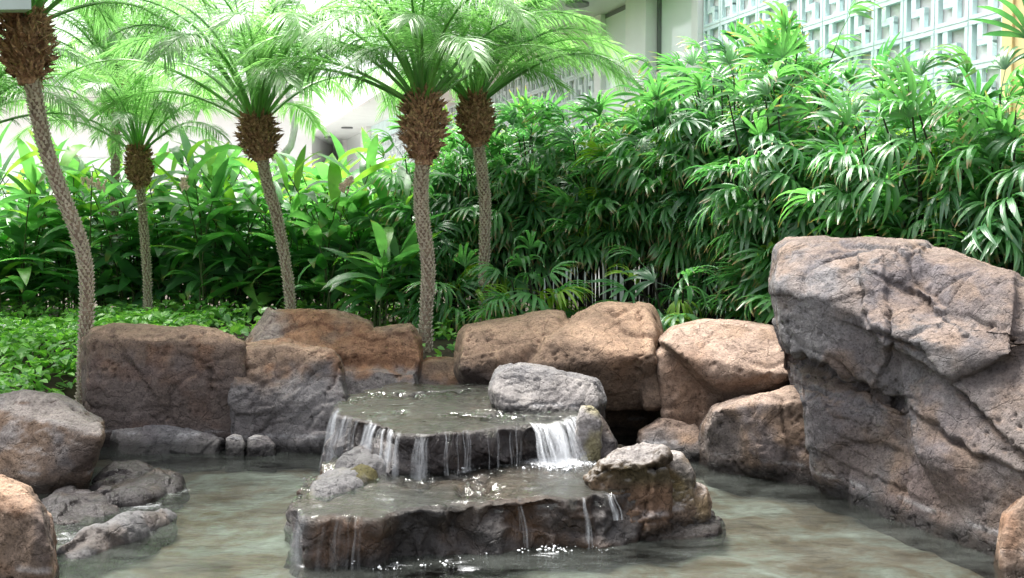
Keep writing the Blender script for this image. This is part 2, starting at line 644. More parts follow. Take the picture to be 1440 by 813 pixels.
def H(outline, Y, T, inset=0.14, slope=0.35, yk=0.0, px0=None, grow=1.03, mid=0.22, brow=0.0, under=0.0, foot=True):
    """convex block: the outline stands at its own depth, a smaller front face and a smaller back face close it"""
    o = np.array([q[:2] for q in outline], float)
    c = o.mean(0)
    lo, hi = o[:, 1].max(), o[:, 1].min()
    px0 = c[0] if px0 is None else px0
    pts = []
    for x, y in o:
        hf = (lo - y) / max(1, lo - hi)
        q = c + (np.array([x, y]) - c) * grow
        dk = yk * (x - px0)
        m = P(q[0], q[1], Y + dk + T * (mid + slope * hf))
        pts.append(m)
        g = c + (q - c) * (1 - inset)
        up_ = max(0.0, hf - brow) / max(1e-3, 1 - brow)
        lo_ = max(0.0, brow - hf) / max(1e-3, brow)
        pts.append(P(g[0], g[1], Y + dk * 0.9 + T * slope * 0.8 * up_ ** (1.5 if brow == 0 else 1.0) + under * lo_))
        m.y = max(m.y, Y + dk + under * lo_ * 0.9)
        g = c + (q - c) * (1 - inset * 1.6)
        b = P(g[0], g[1], Y + dk + T)
        pts.append(b)
        if foot and hf < 0.35:
            for p in (m, b):
                pts.append(Vector((p.x, p.y, -0.32)))
            pf = P(*(c + (q - c) * (1 - inset * 0.4)), Y + dk * 0.95 + 0.05 * T + under)
            pts.append(Vector((pf.x, pf.y, -0.32)))
    return pts


def rock(hulls, vox, label, colors, seed=0, smooth=8, big=0.05, mid=0.010, fine=0.0042, crack=0.02, cscale=2.2, strata=0.0,
         sdir=(0.2, 0.1, 1), sfreq=9.0, pits=0.004, mat=None, cracks=(), stain_and_light=None, waterline=0.11, wet=0.0, name='boulder', cat='boulder',
         group='boulders around the pond', zcap=None, wl_z=0.0, chop=0.0):
    vs, fs = [], []
    for h in hulls:
        bm = bmesh.new()
        for p in h:
            bm.verts.new(p)
        r = bmesh.ops.convex_hull(bm, input=bm.verts)
        junk = list({e for e in r['geom_interior'] + r['geom_unused'] if isinstance(e, bmesh.types.BMVert)})
        if junk:
            bmesh.ops.delete(bm, geom=junk, context='VERTS')
        bmesh.ops.recalc_face_normals(bm, faces=bm.faces)
        bm.verts.index_update()
        b = len(vs)
        vs += [tuple(v.co) for v in bm.verts]
        fs += [tuple(b + v.index for v in f.verts) for f in bm.faces]
        bm.free()
    me0 = bpy.data.meshes.new('hulls')
    me0.from_pydata(vs, [], fs)
    ob = bpy.data.objects.new('hulls', me0)
    COL.objects.link(ob)
    md = ob.modifiers.new('r', 'REMESH')
    md.mode = 'VOXEL'
    md.voxel_size = vox
    dg = bpy.context.evaluated_depsgraph_get()
    me = bpy.data.meshes.new_from_object(ob.evaluated_get(dg))
    bpy.data.objects.remove(ob)
    bpy.data.meshes.remove(me0)
    me.name = name
    n = len(me.vertices)
    co = np.empty(n * 3)
    me.vertices.foreach_get('co', co)
    co = co.reshape(-1, 3)
    ed = np.empty(len(me.edges) * 2, int)
    me.edges.foreach_get('vertices', ed)
    ed = ed.reshape(-1, 2)
    deg = np.bincount(ed.ravel(), minlength=n)[:, None].astype(float)

    def avg(a):
        s = np.zeros_like(a)
        for k in range(a.shape[1]):
            s[:, k] = np.bincount(ed[:, 0], a[ed[:, 1], k], n) + np.bincount(ed[:, 1], a[ed[:, 0], k], n)
        return s / np.maximum(deg, 1)

    for _ in range(smooth):
        co = co + 0.6 * (avg(co) - co)

    def normals():
        me.vertices.foreach_set('co', co.ravel())
        me.update()
        nn = np.empty(n * 3)
        me.vertex_normals.foreach_get('vector', nn)
        return nn.reshape(-1, 3)

    so = np.array([seed * 3.71 + 5.1, seed * 1.93 + 2.2, seed * 2.57])
    nn = normals()
    p = co + so
    d = big * fbm(p * 1.9, 3)
    # broken planes: piecewise steps from warped cells
    w = p + 0.18 * np.stack([perlin(p * 2.1), perlin(p * 2.1 + 31), perlin(p * 2.1 + 63)], 1)
    f1, f2, idc = worley(w * cscale)
    cell = (idc % 97) / 97.0 - 0.5
    d += big * 0.9 * cell * sstep(0.0, 0.10, f2 - f1)
    d += mid * fbm(p * 5.5, 4, ridged=True) * 0.35
    if chop:
        d += chop * fbm(p * np.array([4.2, 4.2, 2.0]), 3) * (1 - np.abs(nn[:, 2]))
    co = co + nn * d[:, None]
    nn = normals()
    p = co + so
    d = fine * (fbm(p * 17, 4, 0.65) - 1.2 * np.maximum(0, fbm(p * 31 + 13, 3, 0.6) - 0.15))
    gate = sstep(-0.05, 0.35, perlin(p * 1.6 + 9))
    d -= crack * np.exp(-(f2 - f1) / 0.035) * gate
    g1, g2, _ = worley((p + 0.05 * np.stack([perlin(p * 7), perlin(p * 7 + 5), perlin(p * 7 + 11)], 1)) * cscale * 3.1)
    d -= crack * 0.45 * np.exp(-(g2 - g1) / 0.05) * sstep(0.0, 0.4, perlin(p * 2.3 + 41))
    if strata:
        sd = np.array(sdir, float)
        sd /= np.linalg.norm(sd)
        hh = (p @ sd) * sfreq + 0.9 * fbm(p * 2.2, 3)
        fr = hh - np.floor(hh)
        d += 0.5 * strata * (np.minimum(fr / 0.93, (1 - fr) / 0.07) - 0.5) * sstep(-0.3, 0.3, perlin(p * 1.3 + 77))
    if pits:
        q1, _, qi = worley(p * 24)
        d -= pits * 2.6 * sstep(0.42, 0.12, q1) * (qi % 3 == 0) * sstep(-0.1, 0.3, perlin(p * 3 + 19))
    px, py = to_px(co)
    facing = nn[:, 1] < 0.25
    wob = 4.0 * perlin(p * 9) + 2.0 * perlin(p * 28)
    crk = np.zeros(n)
    for line, wid, dep in cracks:
        best = np.full(n, 1e9)
        sgn = np.zeros(n)
        for (ax, ay), (bx, by) in zip(line[:-1], line[1:]):
            t = np.clip(((px - ax) * (bx - ax) + (py - ay) * (by - ay)) / max(1e-6, (bx - ax) ** 2 + (by - ay) ** 2), 0, 1)
            di = np.hypot(px - ax - t * (bx - ax), py - ay - t * (by - ay))
            sg = np.sign((bx - ax) * (py - ay) - (by - ay) * (px - ax))
            sgn = np.where(di < best, sg, sgn)
            best = np.minimum(best, di)
        sd_ = best * sgn + wob * 1.6
        if wid > 15:
            d -= dep * np.exp(-(best / wid) ** 2) * facing
        else:
            vary = 0.35 + 0.65 * sstep(-0.4, 0.4, perlin(p * 4 + 71))
            d -= dep * vary * np.exp(-np.abs(sd_ / (0.45 * wid)) ** 1.3) * facing
            d += 0.32 * dep * np.tanh(-sd_ / 3.0) * np.exp(-best / 30) * facing
    co = co + nn * d[:, None]
    if zcap is not None:
        ex = co[:, 2] - zcap
        co[:, 2] = np.where(ex > 0, zcap + 0.12 * ex, co[:, 2])
    nn = normals()
    # --- mineral colour of the stone, plus light painted on the tan boulder's top
    p = co + so
    a, b, c = [np.array(k) for k in colors]
    m1 = sstep(-0.5, 0.5, fbm(p * 2.1 + 3, 4))[:, None]
    m2 = sstep(0.05, 0.7, fbm(p * 4.3 + 50, 4))[:, None]
    col = a * (1 - m1) + b * m1
    col = col * (1 - 0.7 * m2) + c * 0.7 * m2
    nzv = fbm(p * 6 + 90, 4)
    if stain_and_light is not None:
        for scol, fn, amt in stain_and_light:
            k = np.clip(fn(px, py, co, nn, nzv), 0, 1)[:, None] * amt
            col = col * (1 - k) + np.array(scol) * (0.8 + 0.4 * m1) * k
    col = col * (1 + 0.16 * fbm(p * 13 + 7, 3))[:, None]
    # mineral crust and wet band at the water's edge
    if waterline:
        z = co[:, 2] - wl_z
        wb = sstep(waterline, waterline * 0.35, z + 0.012 * nzv)
        col = col * (1 - 0.8 * wb[:, None])
        crust = np.exp(-((z - waterline * 1.1 + 0.01 * nzv) / 0.012) ** 2) * sstep(-0.2, 0.3, nzv)
        col = col * (1 - 0.45 * crust[:, None]) + np.array([0.42, 0.42, 0.43]) * 0.45 * crust[:, None]
    else:
        wb = np.zeros(n)
    col = np.clip(col * 0.92, 0.008, 0.75)
    alpha = np.clip(np.maximum(wb, wet), 0, 1)
    at = me.color_attributes.new('tint', 'FLOAT_COLOR', 'POINT')
    at.data.foreach_set('color', np.concatenate([col, alpha[:, None]], 1).astype(np.float32).ravel())
    me.polygons.foreach_set('use_smooth', np.ones(len(me.polygons), bool))
    me.materials.clear()
    me.materials.append(mat or M_ROCK)
    me.update()
    # origin at the rock's foot
    org = Vector((float(co[:, 0].mean()), float(co[:, 1].mean()), 0.0))
    me.transform(Matrix.Translation(-org))
    o = link(name, me)
    o.location = org
    tag(o, label, cat, group)
    return o


def below(y0, soft=18, amp=14):
    return lambda px, py, co, nn, nz: sstep(y0 - soft, y0 + soft, py + amp * nz)


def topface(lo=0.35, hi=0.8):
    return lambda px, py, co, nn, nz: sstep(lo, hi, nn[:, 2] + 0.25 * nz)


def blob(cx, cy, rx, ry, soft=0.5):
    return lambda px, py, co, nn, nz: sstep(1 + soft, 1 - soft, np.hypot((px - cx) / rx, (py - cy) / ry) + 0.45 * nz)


# back left: tall dark block, its neighbour and the stones at their foot
rock([H([(120, 478), (133, 461), (170, 458), (300, 466), (343, 482), (345, 540), (340, 622), (128, 620), (119, 540)], 7.12, 0.95, inset=0.05, slope=0.3, mid=0.12, brow=0.78, under=0.14)],
     0.016, 'flat-topped dark reddish-brown boulder right beside the leaning palm trunk', (BROWN * 1.15, BROWN, RUST), seed=1, strata=0.012, sdir=(0.25, 0, 1),
     big=0.02, crack=0.02, pits=0.01, smooth=3,
     stain_and_light=[(PURPLE * 0.8, below(505, 34, 26), 0.6), (TAN * 1.15, topface(0.4, 0.85), 0.6), (DARK, blob(205, 520, 14, 9), 0.5)],
     cracks=[([(125, 572), (180, 580), (250, 570)], 4, 0.014), ([(225, 492), (290, 510), (335, 500)], 4, 0.016), ([(190, 515), (200, 530)], 7, 0.06), ([(290, 520), (300, 545)], 6, 0.05)])
rock([H([(318, 520), (338, 488), (400, 479), (470, 489), (482, 508), (492, 560), (484, 640), (325, 636)], 7.02, 1.0, inset=0.1, slope=0.34)],
     0.015, 'boulder with orange crown and cracked grey face beside the dark flat-topped block', (TAN, BROWN, RUST), seed=2, strata=0.022, sdir=(-0.6, 0.1, 1), sfreq=7,
     big=0.04, crack=0.035, cscale=2.6, smooth=6,
     stain_and_light=[(GREY * 0.85, below(532, 22, 26), 0.92), (DARK, blob(360, 585, 40, 40), 0.6)],
     cracks=[([(478, 520), (440, 590), (425, 615)], 3.0, 0.03), ([(360, 610), (420, 560), (445, 515)], 2.6, 0.022), ([(340, 560), (400, 525)], 2.5, 0.02)])
rock([H([(150, 603), (205, 594), (262, 599), (318, 618), (310, 640), (160, 642)], 6.98, 0.5, slope=0.6)], 0.012,
     'low cracked grey ledge stone lying at the foot of the dark flat-topped boulder', (GREY, PALE * 0.8, PURPLE), seed=3, big=0.02, mid=0.012, crack=0.03, cscale=4, smooth=3,
     stain_and_light=[(DARK, blob(170, 625, 25, 14), 0.5)])
rock([H([(318, 616), (328, 610), (340, 612), (345, 624), (340, 634), (318, 634)], 6.93, 0.14, slope=0.4)], 0.008,
     'smaller left one of two pebbles at the waterline below the cracked boulder', (GREY, PALE * 0.8, PURPLE), seed=4, big=0.01, mid=0.006, crack=0.004, cscale=6, name='stone', cat='stone')
rock([H([(347, 616), (362, 611), (378, 614), (388, 626), (380, 634), (347, 634)], 6.92, 0.16, slope=0.4)], 0.008,
     'wider right one of two pebbles at the waterline below the cracked boulder', (GREY, PALE * 0.75, PURPLE), seed=5, big=0.01, mid=0.006, crack=0.004, cscale=6, name='stone', cat='stone')
rock([H([(344, 490), (378, 433), (404, 434), (470, 438), (520, 453), (545, 500), (535, 580), (355, 580)], 7.7, 0.95, inset=0.1, slope=0.45, brow=0.5, under=0.12),
      H([(500, 472), (540, 463), (575, 459), (590, 478), (594, 508), (582, 580), (490, 580)], 7.66, 0.75, inset=0.1, slope=0.4, brow=0.5, under=0.12),
      H([(476, 520), (530, 516), (588, 521), (600, 580), (470, 590)], 7.45, 0.5, inset=0.12, slope=0.4)],
     0.016, 'long terracotta boulder with pitted face between the second and fourth palm trunks', (TAN * 0.95, RUST * 1.1, BROWN), seed=6, strata=0.012, sdir=(0.5, 0, 1), crack=0.03, cscale=2.0,
     big=0.035, pits=0.008, smooth=5, stain_and_light=[(GREY * 0.8, below(524, 10, 14), 0.9), (PALE * 0.9, blob(372, 462, 26, 40), 0.6)],
     cracks=[([(395, 470), (440, 452), (520, 476), (560, 470)], 3, 0.025), ([(480, 490), (478, 530)], 3, 0.03), ([(575, 470), (585, 505), (570, 525)], 2.5, 0.025)])
rock([H([(568, 518), (600, 500), (650, 502), (668, 540), (660, 590), (565, 590)], 7.7, 0.6, slope=0.4)], 0.014,
     'small low reddish rock wedged in the gap below the fourth palm trunk', (RUST * 1.15, TAN, BROWN), seed=7, big=0.03, crack=0.02, smooth=5,
     stain_and_light=[(GREY * 0.8, below(535, 8, 12), 0.7)])
# back centre
rock([H([(641, 522), (644, 470), (655, 454), (720, 446), (792, 440), (806, 468), (765, 545), (735, 566), (665, 552), (648, 538)], 7.15, 1.2, inset=0.12, slope=0.55, brow=0.48, under=0.34, foot=False),
      H([(735, 522), (760, 480), (808, 446), (848, 428), (884, 432), (915, 430), (927, 465), (926, 500), (930, 560), (905, 580), (850, 578), (790, 566), (745, 534)], 6.98, 1.25, inset=0.12, slope=0.55, brow=0.5, under=0.34, foot=False),
      H([(895, 512), (924, 502), (940, 555), (934, 574), (905, 580)], 7.05, 0.4, inset=0.15, foot=False),
      H([(690, 560), (930, 560), (905, 650), (700, 650)], 7.62, 0.6, inset=0.05)],
     0.016, 'large rounded tan boulder with undercut dark base behind the upper waterfall ledge', (TAN, TAN * 1.1, BROWN), seed=8, crack=0.02, cscale=1.6,
     big=0.03, pits=0.009, smooth=7, stain_and_light=[(BROWN * 0.75, below(505, 16, 18), 0.75), (DARK, blob(665, 540, 30, 32), 0.7), (RUST, blob(880, 470, 30, 60), 0.4), (TAN * 1.15, topface(0.3, 0.7), 0.6)],  # lighter tan on the top faces partly paints in the light they catch
     cracks=[([(806, 446), (765, 478), (742, 520), (735, 560)], 4.5, 0.05), ([(898, 440), (905, 480), (896, 510), (905, 540)], 3, 0.035), ([(926, 500), (905, 505), (900, 520)], 2.5, 0.03)])
rock([H([(925, 480), (945, 458), (985, 450), (1040, 455), (1090, 462), (1120, 488), (1120, 528), (1090, 548), (1032, 574), (1004, 540), (950, 500)], 6.68, 1.05, inset=0.1, slope=0.6, brow=0.38, under=0.3, foot=False),
      H([(920, 492), (955, 488), (992, 515), (1012, 560), (995, 640), (945, 640), (928, 560)], 6.95, 0.7, inset=0.12, slope=0.25)],
     0.016, 'smooth pinkish boulder with rounded top beside the giant cracked boulder', (PINKISH, PINKISH * 1.05, TAN), seed=9, crack=0.012, cscale=1.4, big=0.025, pits=0.006, smooth=8,
     stain_and_light=[(BROWN, lambda px, py, co, nn, nz: sstep(0.55, 0.1, nn[:, 2] + 0.2 * nz), 0.75), (RUST, blob(965, 545, 30, 60), 0.45)],
     cracks=[([(1000, 470), (990, 490)], 2, 0.015), ([(965, 510), (990, 560), (985, 590)], 3, 0.025)])
rock([H([(898, 608), (930, 588), (985, 590), (1000, 640), (962, 652), (902, 650)], 6.72, 0.6, slope=0.5)], 0.013,
     'low rock with orange top and bluish grey foot below the smooth pinkish boulder', (TAN, PINKISH, BROWN), seed=10, big=0.02, crack=0.015, smooth=5,
     stain_and_light=[(GREY * 0.75, below(622, 10, 14), 0.9), (GREY * 0.5, blob(925, 615, 25, 18), 0.8)])
rock([H([(990, 602), (1004, 576), (1060, 562), (1116, 546), (1138, 560), (1156, 712), (1100, 704), (1000, 680), (990, 640)], 6.2, 0.8, inset=0.06, slope=0.4, yk=-0.0033, brow=0.8, under=0.1)],
     0.014, 'rough brown and grey block under the smooth pinkish boulder, touching the giant boulder', (BROWN, TAN * 0.8, PURPLE), seed=11, crack=0.022, cscale=3, big=0.035, mid=0.013, pits=0.012, smooth=4,
     stain_and_light=[(PINKISH, topface(0.4, 0.85), 0.7), (GREY * 0.7, blob(1010, 620, 30, 50), 0.7), (DARK * 1.3, below(650, 14, 14), 0.7)])
# giant cracked boulder on the right
rock([H([(1084, 400), (1090, 352), (1108, 338), (1200, 333), (1300, 344), (1330, 480), (1270, 560), (1205, 525), (1112, 497), (1092, 450)], 5.5, 1.4, inset=0.06, slope=0.42, yk=-0.0036, px0=1200, brow=0.8, under=0.14, foot=False),
      H([(1110, 510), (1136, 498), (1230, 540), (1310, 600), (1372, 800), (1262, 770), (1160, 715), (1138, 620), (1120, 560)], 5.5, 1.25, inset=0.07, slope=0.3, yk=-0.0042, px0=1230, brow=0.82, under=0.16),
      H([(1240, 352), (1330, 358), (1440, 393), (1600, 460), (1640, 700), (1600, 860), (1400, 800), (1285, 640), (1250, 470)], 4.66, 1.85, inset=0.06, slope=0.55, yk=-0.0034, px0=1400, brow=0.62, under=0.2),
      H([(1190, 341), (1330, 353), (1430, 386), (1430, 500), (1330, 540), (1220, 470)], 5.08, 1.4, inset=0.06, slope=0.5, yk=-0.0034, px0=1310, brow=0.5, foot=False),
      H([(1190, 560), (1300, 595), (1440, 670), (1440, 810), (1300, 782), (1185, 715)], 5.08, 1.0, inset=0.08, slope=0.25, yk=-0.0045, px0=1310),
      H([(1330, 560), (1460, 590), (1560, 640), (1560, 850), (1400, 800), (1350, 700)], 4.75, 1.0, inset=0.12, slope=0.3, yk=-0.003, px0=1440)],
     0.0125, 'giant cracked grey-brown boulder towering at the right edge of the pond', (PURPLE * 1.05, GREY * 0.85, BROWN), seed=12, smooth=5, big=0.026, mid=0.006, crack=0.03, cscale=1.7,
     pits=0.008,
     stain_and_light=[(BROWN * 1.15, lambda px, py, co, nn, nz: sstep(1270, 1420, px + 60 * nz), 0.35), (BROWN * 1.25, topface(0.45, 0.9), 0.6), (GREY * 1.15, blob(1150, 430, 60, 60), 0.45),
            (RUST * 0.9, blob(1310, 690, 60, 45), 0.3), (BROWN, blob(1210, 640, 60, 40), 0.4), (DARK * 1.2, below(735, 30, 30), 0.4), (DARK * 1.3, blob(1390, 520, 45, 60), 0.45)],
     cracks=[([(1345, 440), (1400, 470), (1440, 490)], 38, 0.045), ([(1290, 400), (1305, 425)], 22, 0.05), ([(1085, 480), (1112, 497), (1160, 512), (1200, 540), (1235, 548)], 7, 0.14), ([(1235, 548), (1250, 500), (1250, 440), (1245, 395)], 3.5, 0.05),
             ([(1210, 395), (1213, 430), (1222, 450)], 3.2, 0.06), ([(1235, 470), (1290, 490), (1340, 545), (1390, 590), (1440, 640)], 6, 0.075),
             ([(1240, 550), (1300, 590), (1370, 640), (1440, 668)], 6, 0.06), ([(1320, 430), (1380, 450), (1440, 470)], 3, 0.025),
             ([(1255, 395), (1290, 408), (1310, 425)], 7, 0.05), ([(1130, 540), (1180, 560), (1240, 580)], 3, 0.03), ([(1150, 640), (1210, 665), (1270, 690)], 3, 0.025), ([(1090, 415), (1150, 425), (1210, 415)], 2.5, 0.02)])
rock([H([(1404, 770), (1411, 722), (1438, 694), (1500, 678), (1520, 840), (1406, 840)], 4.3, 0.6, slope=0.4)], 0.012,
     'orange-brown boulder cut off by the bottom right corner', (TAN, BROWN * 1.2, RUST), seed=13, big=0.02, crack=0.012, smooth=6)
# left side
rock([H([(-50, 562), (30, 553), (72, 556), (146, 592), (150, 612), (104, 664), (60, 694), (10, 700), (-50, 704)], 5.7, 1.2, inset=0.1, slope=0.6, brow=0.5, under=0.3)], 0.014,
     'grey-brown boulder with pale top at the left edge below the ground cover', (BROWN, TAN * 0.85, GREY), seed=14, big=0.03, crack=0.015, pits=0.006, smooth=6, strata=0.008,
     stain_and_light=[(PALE * 0.85, topface(0.3, 0.75), 0.7), (DARK * 1.2, blob(110, 640, 40, 30), 0.6)])
rock([H([(-70, 684), (0, 666), (38, 688), (66, 730), (78, 812), (72, 880), (-70, 880)], 4.05, 0.85, inset=0.1, slope=0.5, brow=0.6, under=0.15)], 0.012,
     'brown weathered boulder cut off by the bottom left corner', (BROWN, TAN, RUST * 0.8), seed=15, big=0.035, mid=0.013, crack=0.025, pits=0.012, smooth=5,
     stain_and_light=[(TAN * 1.1, topface(0.35, 0.8), 0.6), (DARK * 1.2, blob(60, 760, 14, 60), 0.7)])

# wet cascade stones awash on the left
for k, (ol, Yf, T, lb) in enumerate([
    ([(105, 694), (150, 662), (205, 656), (246, 672), (248, 688), (190, 708), (118, 716)], 5.6, 0.5, 'black wet rock awash between the left boulder and open water'),
    ([(60, 704), (100, 690), (175, 704), (165, 722), (90, 738), (60, 730)], 5.35, 0.4, 'dark wet stone in the riffle, second from the left boulder'),
    ([(90, 778), (140, 752), (200, 732), (236, 720), (246, 726), (200, 752), (140, 776), (100, 790)], 5.0, 0.3, 'long thin pale wet stone slanting through the riffle on the left')]):
    base = [G(x, y, 0.0) for x, y in ol]
    cx = sum(base, Vector()) / len(base)
    hull = [cx + (q - cx) * 1.08 + Vector((0, 0, -0.2)) for q in base] + [cx + (q - cx) * 1.0 + Vector((0, 0, 0.0)) for q in base] \
        + [cx + (q - cx) * 0.62 + Vector((0, 0, 0.05 if k < 2 else 0.05)) for q in base]
    rock([hull], 0.011, lb, (DARK * 0.5, DARK * 0.9, BROWN * 0.4) if k < 2 else (GREY * 0.5, GREY * 0.75, BROWN * 0.4), seed=20 + k, big=0.06, mid=0.03, crack=0.03, cscale=5, smooth=3,
         mat=M_WET, wet=0.9 if k < 2 else 0.5, name='stone', cat='stone', group='wet stones in the riffle', waterline=0)

# upper ledge of the waterfall
Z1, Z2 = 0.45, 0.23
top1 = [(478, 576), (500, 592), (556, 603), (598, 612), (690, 604), (775, 596), (818, 586), (828, 562), (805, 548), (700, 541), (560, 543), (498, 556)]
t1 = [G(x, y, Z1) for x, y in top1]
c1 = sum(t1, Vector()) / len(t1)
h1 = [q.copy() for q in t1] + [Vector((q.x, q.y, Z1 - 0.07)) for q in t1] + [Vector((*(c1 + (q - c1) * 0.9).xy, Z1 - 0.12)) for q in t1] \
    + [Vector((*(c1 + (q - c1) * 0.82).xy, 0.05)) for q in t1]
h1b = [G(x, y, Z1) for x, y in [(478, 576), (500, 592), (556, 603), (590, 608), (600, 575), (560, 556), (500, 556)]]
h1b = [q + Vector((0, 0, -0.02)) for q in h1b] + [q + Vector((-0.02, -0.05, -0.16)) for q in h1b] + [q + Vector((-0.03, -0.06, -0.42)) for q in h1b]
LEDGE1 = rock([h1, h1b], 0.0115, 'wet dark upper ledge of the waterfall with water sheeting over its front', (DARK * 0.7, DARK * 1.1, BROWN * 0.4), seed=30, big=0.05, mid=0.03, crack=0.04,
     cscale=5, smooth=8, strata=0.012, sfreq=14, mat=M_WET, wet=0.85, zcap=Z1, chop=0.11, name='waterfall_ledge', cat='rock', group='waterfall rocks', waterline=0,
     stain_and_light=[(GREY * 0.6, topface(0.3, 0.8), 0.3)])
rock([H([(688, 548), (700, 521), (730, 511), (800, 524), (840, 535), (848, 562), (834, 592), (770, 592), (735, 578), (700, 560)], 6.05, 0.65, inset=0.12, slope=0.55)], 0.0115,
     'pale grey rock sitting on the right end of the upper waterfall ledge', (PALE * 0.7, GREY * 0.95, PALE * 0.62), seed=31, big=0.025, mid=0.010, crack=0.03, cscale=3.2, strata=0.012, sdir=(0.4, 0, 1), smooth=5,
     waterline=0.04, wl_z=Z1, name='rock', cat='rock', group='waterfall rocks', stain_and_light=[(PURPLE, blob(780, 560, 30, 20), 0.3)])
rock([H([(806, 600), (822, 574), (846, 582), (868, 622), (866, 662), (806, 664)], 5.72, 0.5, inset=0.12, slope=0.3)], 0.011,
     'black wet rock supporting the right end of the upper ledge beside the cascade', (DARK, DARK * 1.2, BROWN * 0.6), seed=32, big=0.02, mid=0.010, crack=0.02, smooth=4, mat=M_WET, wet=0.5,
     name='rock', cat='rock', group='waterfall rocks', waterline=0)
rock([H([(812, 590), (818, 572), (832, 570), (842, 580), (846, 594)], 5.68, 0.16, slope=0.4)], 0.008, 'small pale knob of stone above the right cascade', (PALE, GREY, MOSS * 2), seed=33,
     big=0.01, mid=0.008, crack=0.008, cscale=6, smooth=3, name='stone', cat='stone', group='waterfall rocks', waterline=0)
# lower ledge
front = [(412, 716), (441, 729), (540, 713), (647, 709), (760, 696), (840, 690), (885, 692)]
back = [(930, 650), (850, 628), (560, 622), (450, 655), (420, 690)]
t2 = [G(x, y, Z2) for x, y in front + back]
b2 = [G(x, y, 0.0) for x, y in [(408, 778), (436, 792), (592, 781), (702, 773), (851, 762), (900, 756)]] + [G(x, y, 0.0) for x, y in [(950, 690), (850, 660), (560, 655), (440, 690)]]
h2 = t2 + [q + Vector((0, 0.02, -0.09)) for q in t2[:7]] + b2 + [q + Vector((0, 0.03, -0.35)) for q in b2]
LEDGE2 = rock([h2], 0.012, 'wide wet brown lower ledge of the waterfall standing in the pond', (DARK * 0.4, np.array([0.055, 0.027, 0.011]), np.array([0.025, 0.015, 0.008])), seed=34, big=0.05, mid=0.03, crack=0.025,
     cscale=3.4, smooth=7, strata=0.03, sfreq=9, sdir=(0.08, 0, 1), mat=M_WET, wet=0.75, zcap=Z2, chop=0.11, name='waterfall_ledge', cat='rock', group='waterfall rocks', waterline=0,
     stain_and_light=[(RUST * 0.75, blob(470, 760, 60, 26), 0.6), (GREY * 0.6, topface(0.3, 0.8), 0.3), (GREY * 0.7, blob(415, 745, 22, 40), 0.7)])


def flat_stone(ol, z0, h, label, colors, seed, **kw):
    base = [G(x, y, z0) for x, y in ol]
    c = sum(base, Vector()) / len(base)
    hull = [c + (q - c) * 1.0 + Vector((0, 0, -0.12)) for q in base] + [q + Vector((0, 0, 0.0)) for q in base] + [c + (q - c) * 0.9 + Vector((0, 0.03, h * 0.6)) for q in base] + [c + (q - c) * 0.6 + Vector((0, 0.05, h)) for q in base]
    return rock([hull], 0.0105, label, colors, seed=seed, big=0.02, mid=0.014, crack=0.018, cscale=5, smooth=3, waterline=0, group='waterfall rocks', **kw)


flat_stone([(470, 668), (505, 640), (548, 637), (576, 646), (566, 664), (515, 676)], Z2, 0.09, 'rounded speckled grey stone below the left fall on the lower ledge', (GREY * 0.55, GREY * 0.4, DARK), 35, name='stone', cat='stone', mat=M_WET, wet=0.35)
flat_stone([(428, 700), (446, 676), (480, 668), (515, 672), (512, 684), (460, 704)], Z2, 0.055, 'flat pale stone at the left rim of the lower ledge', (GREY * 0.6, GREY * 0.45, MOSS * 1.2), 36, name='stone', cat='stone', mat=M_WET, wet=0.3)
flat_stone([(474, 676), (492, 664), (520, 664), (526, 674), (505, 685), (480, 684)], Z2, 0.05, 'small mossy brown stone on the left rim of the lower ledge', (MOSS * 0.7, BROWN * 0.6, GREY * 0.6), 37, name='stone', cat='stone')
rock([H([(822, 672), (850, 650), (905, 648), (922, 668), (925, 745), (880, 765), (835, 735)], 4.95, 0.5, inset=0.1, slope=0.25),
      H([(842, 652), (870, 636), (905, 622), (936, 634), (938, 648), (900, 662), (850, 664)], 5.0, 0.55, inset=0.1, slope=0.5, foot=False),
      H([(905, 660), (935, 655), (945, 700), (940, 745), (905, 750)], 5.0, 0.45, inset=0.14, slope=0.2),
      H([(860, 742), (940, 728), (990, 724), (1010, 736), (1012, 750), (960, 762), (875, 768)], 4.97, 0.6, inset=0.06, slope=0.5)],
     0.0105, 'knobbly ochre and grey rock at the right end of the lower ledge', (np.array([0.09, 0.06, 0.036]), np.array([0.05, 0.037, 0.025]), BROWN * 0.6), seed=38, big=0.022, mid=0.03, crack=0.03, cscale=4.2,
     strata=0.02, sfreq=9, sdir=(-0.2, 0, 1), smooth=3, stain_and_light=[(PALE * 0.8, topface(0.5, 0.9), 0.75), (MOSS, blob(880, 668, 60, 14), 0.25), (RUST, blob(900, 720, 60, 30), 0.35)],
     cracks=[([(842, 664), (900, 660), (940, 650)], 3.5, 0.03), ([(915, 670), (908, 720), (905, 745)], 3.5, 0.035), ([(870, 740), (940, 730)], 3, 0.03), ([(925, 640), (920, 665)], 3, 0.025)],
     name='rock', cat='rock', group='waterfall rocks', mat=M_ROCK)
rock([H([(918, 652), (935, 638), (955, 640), (975, 668), (978, 712), (940, 730), (920, 700)], 5.1, 0.35, inset=0.16, slope=0.3)], 0.0095,
     'upright mossy rock in the middle of the right waterfall cluster', (np.array([0.17, 0.12, 0.06]), BROWN, GREY), seed=39, big=0.03, mid=0.013, crack=0.03, cscale=5, smooth=3,
     stain_and_light=[(PALE, topface(0.35, 0.8), 0.8), (MOSS, blob(950, 690, 30, 20), 0.5)], name='rock', cat='rock', group='waterfall rocks')
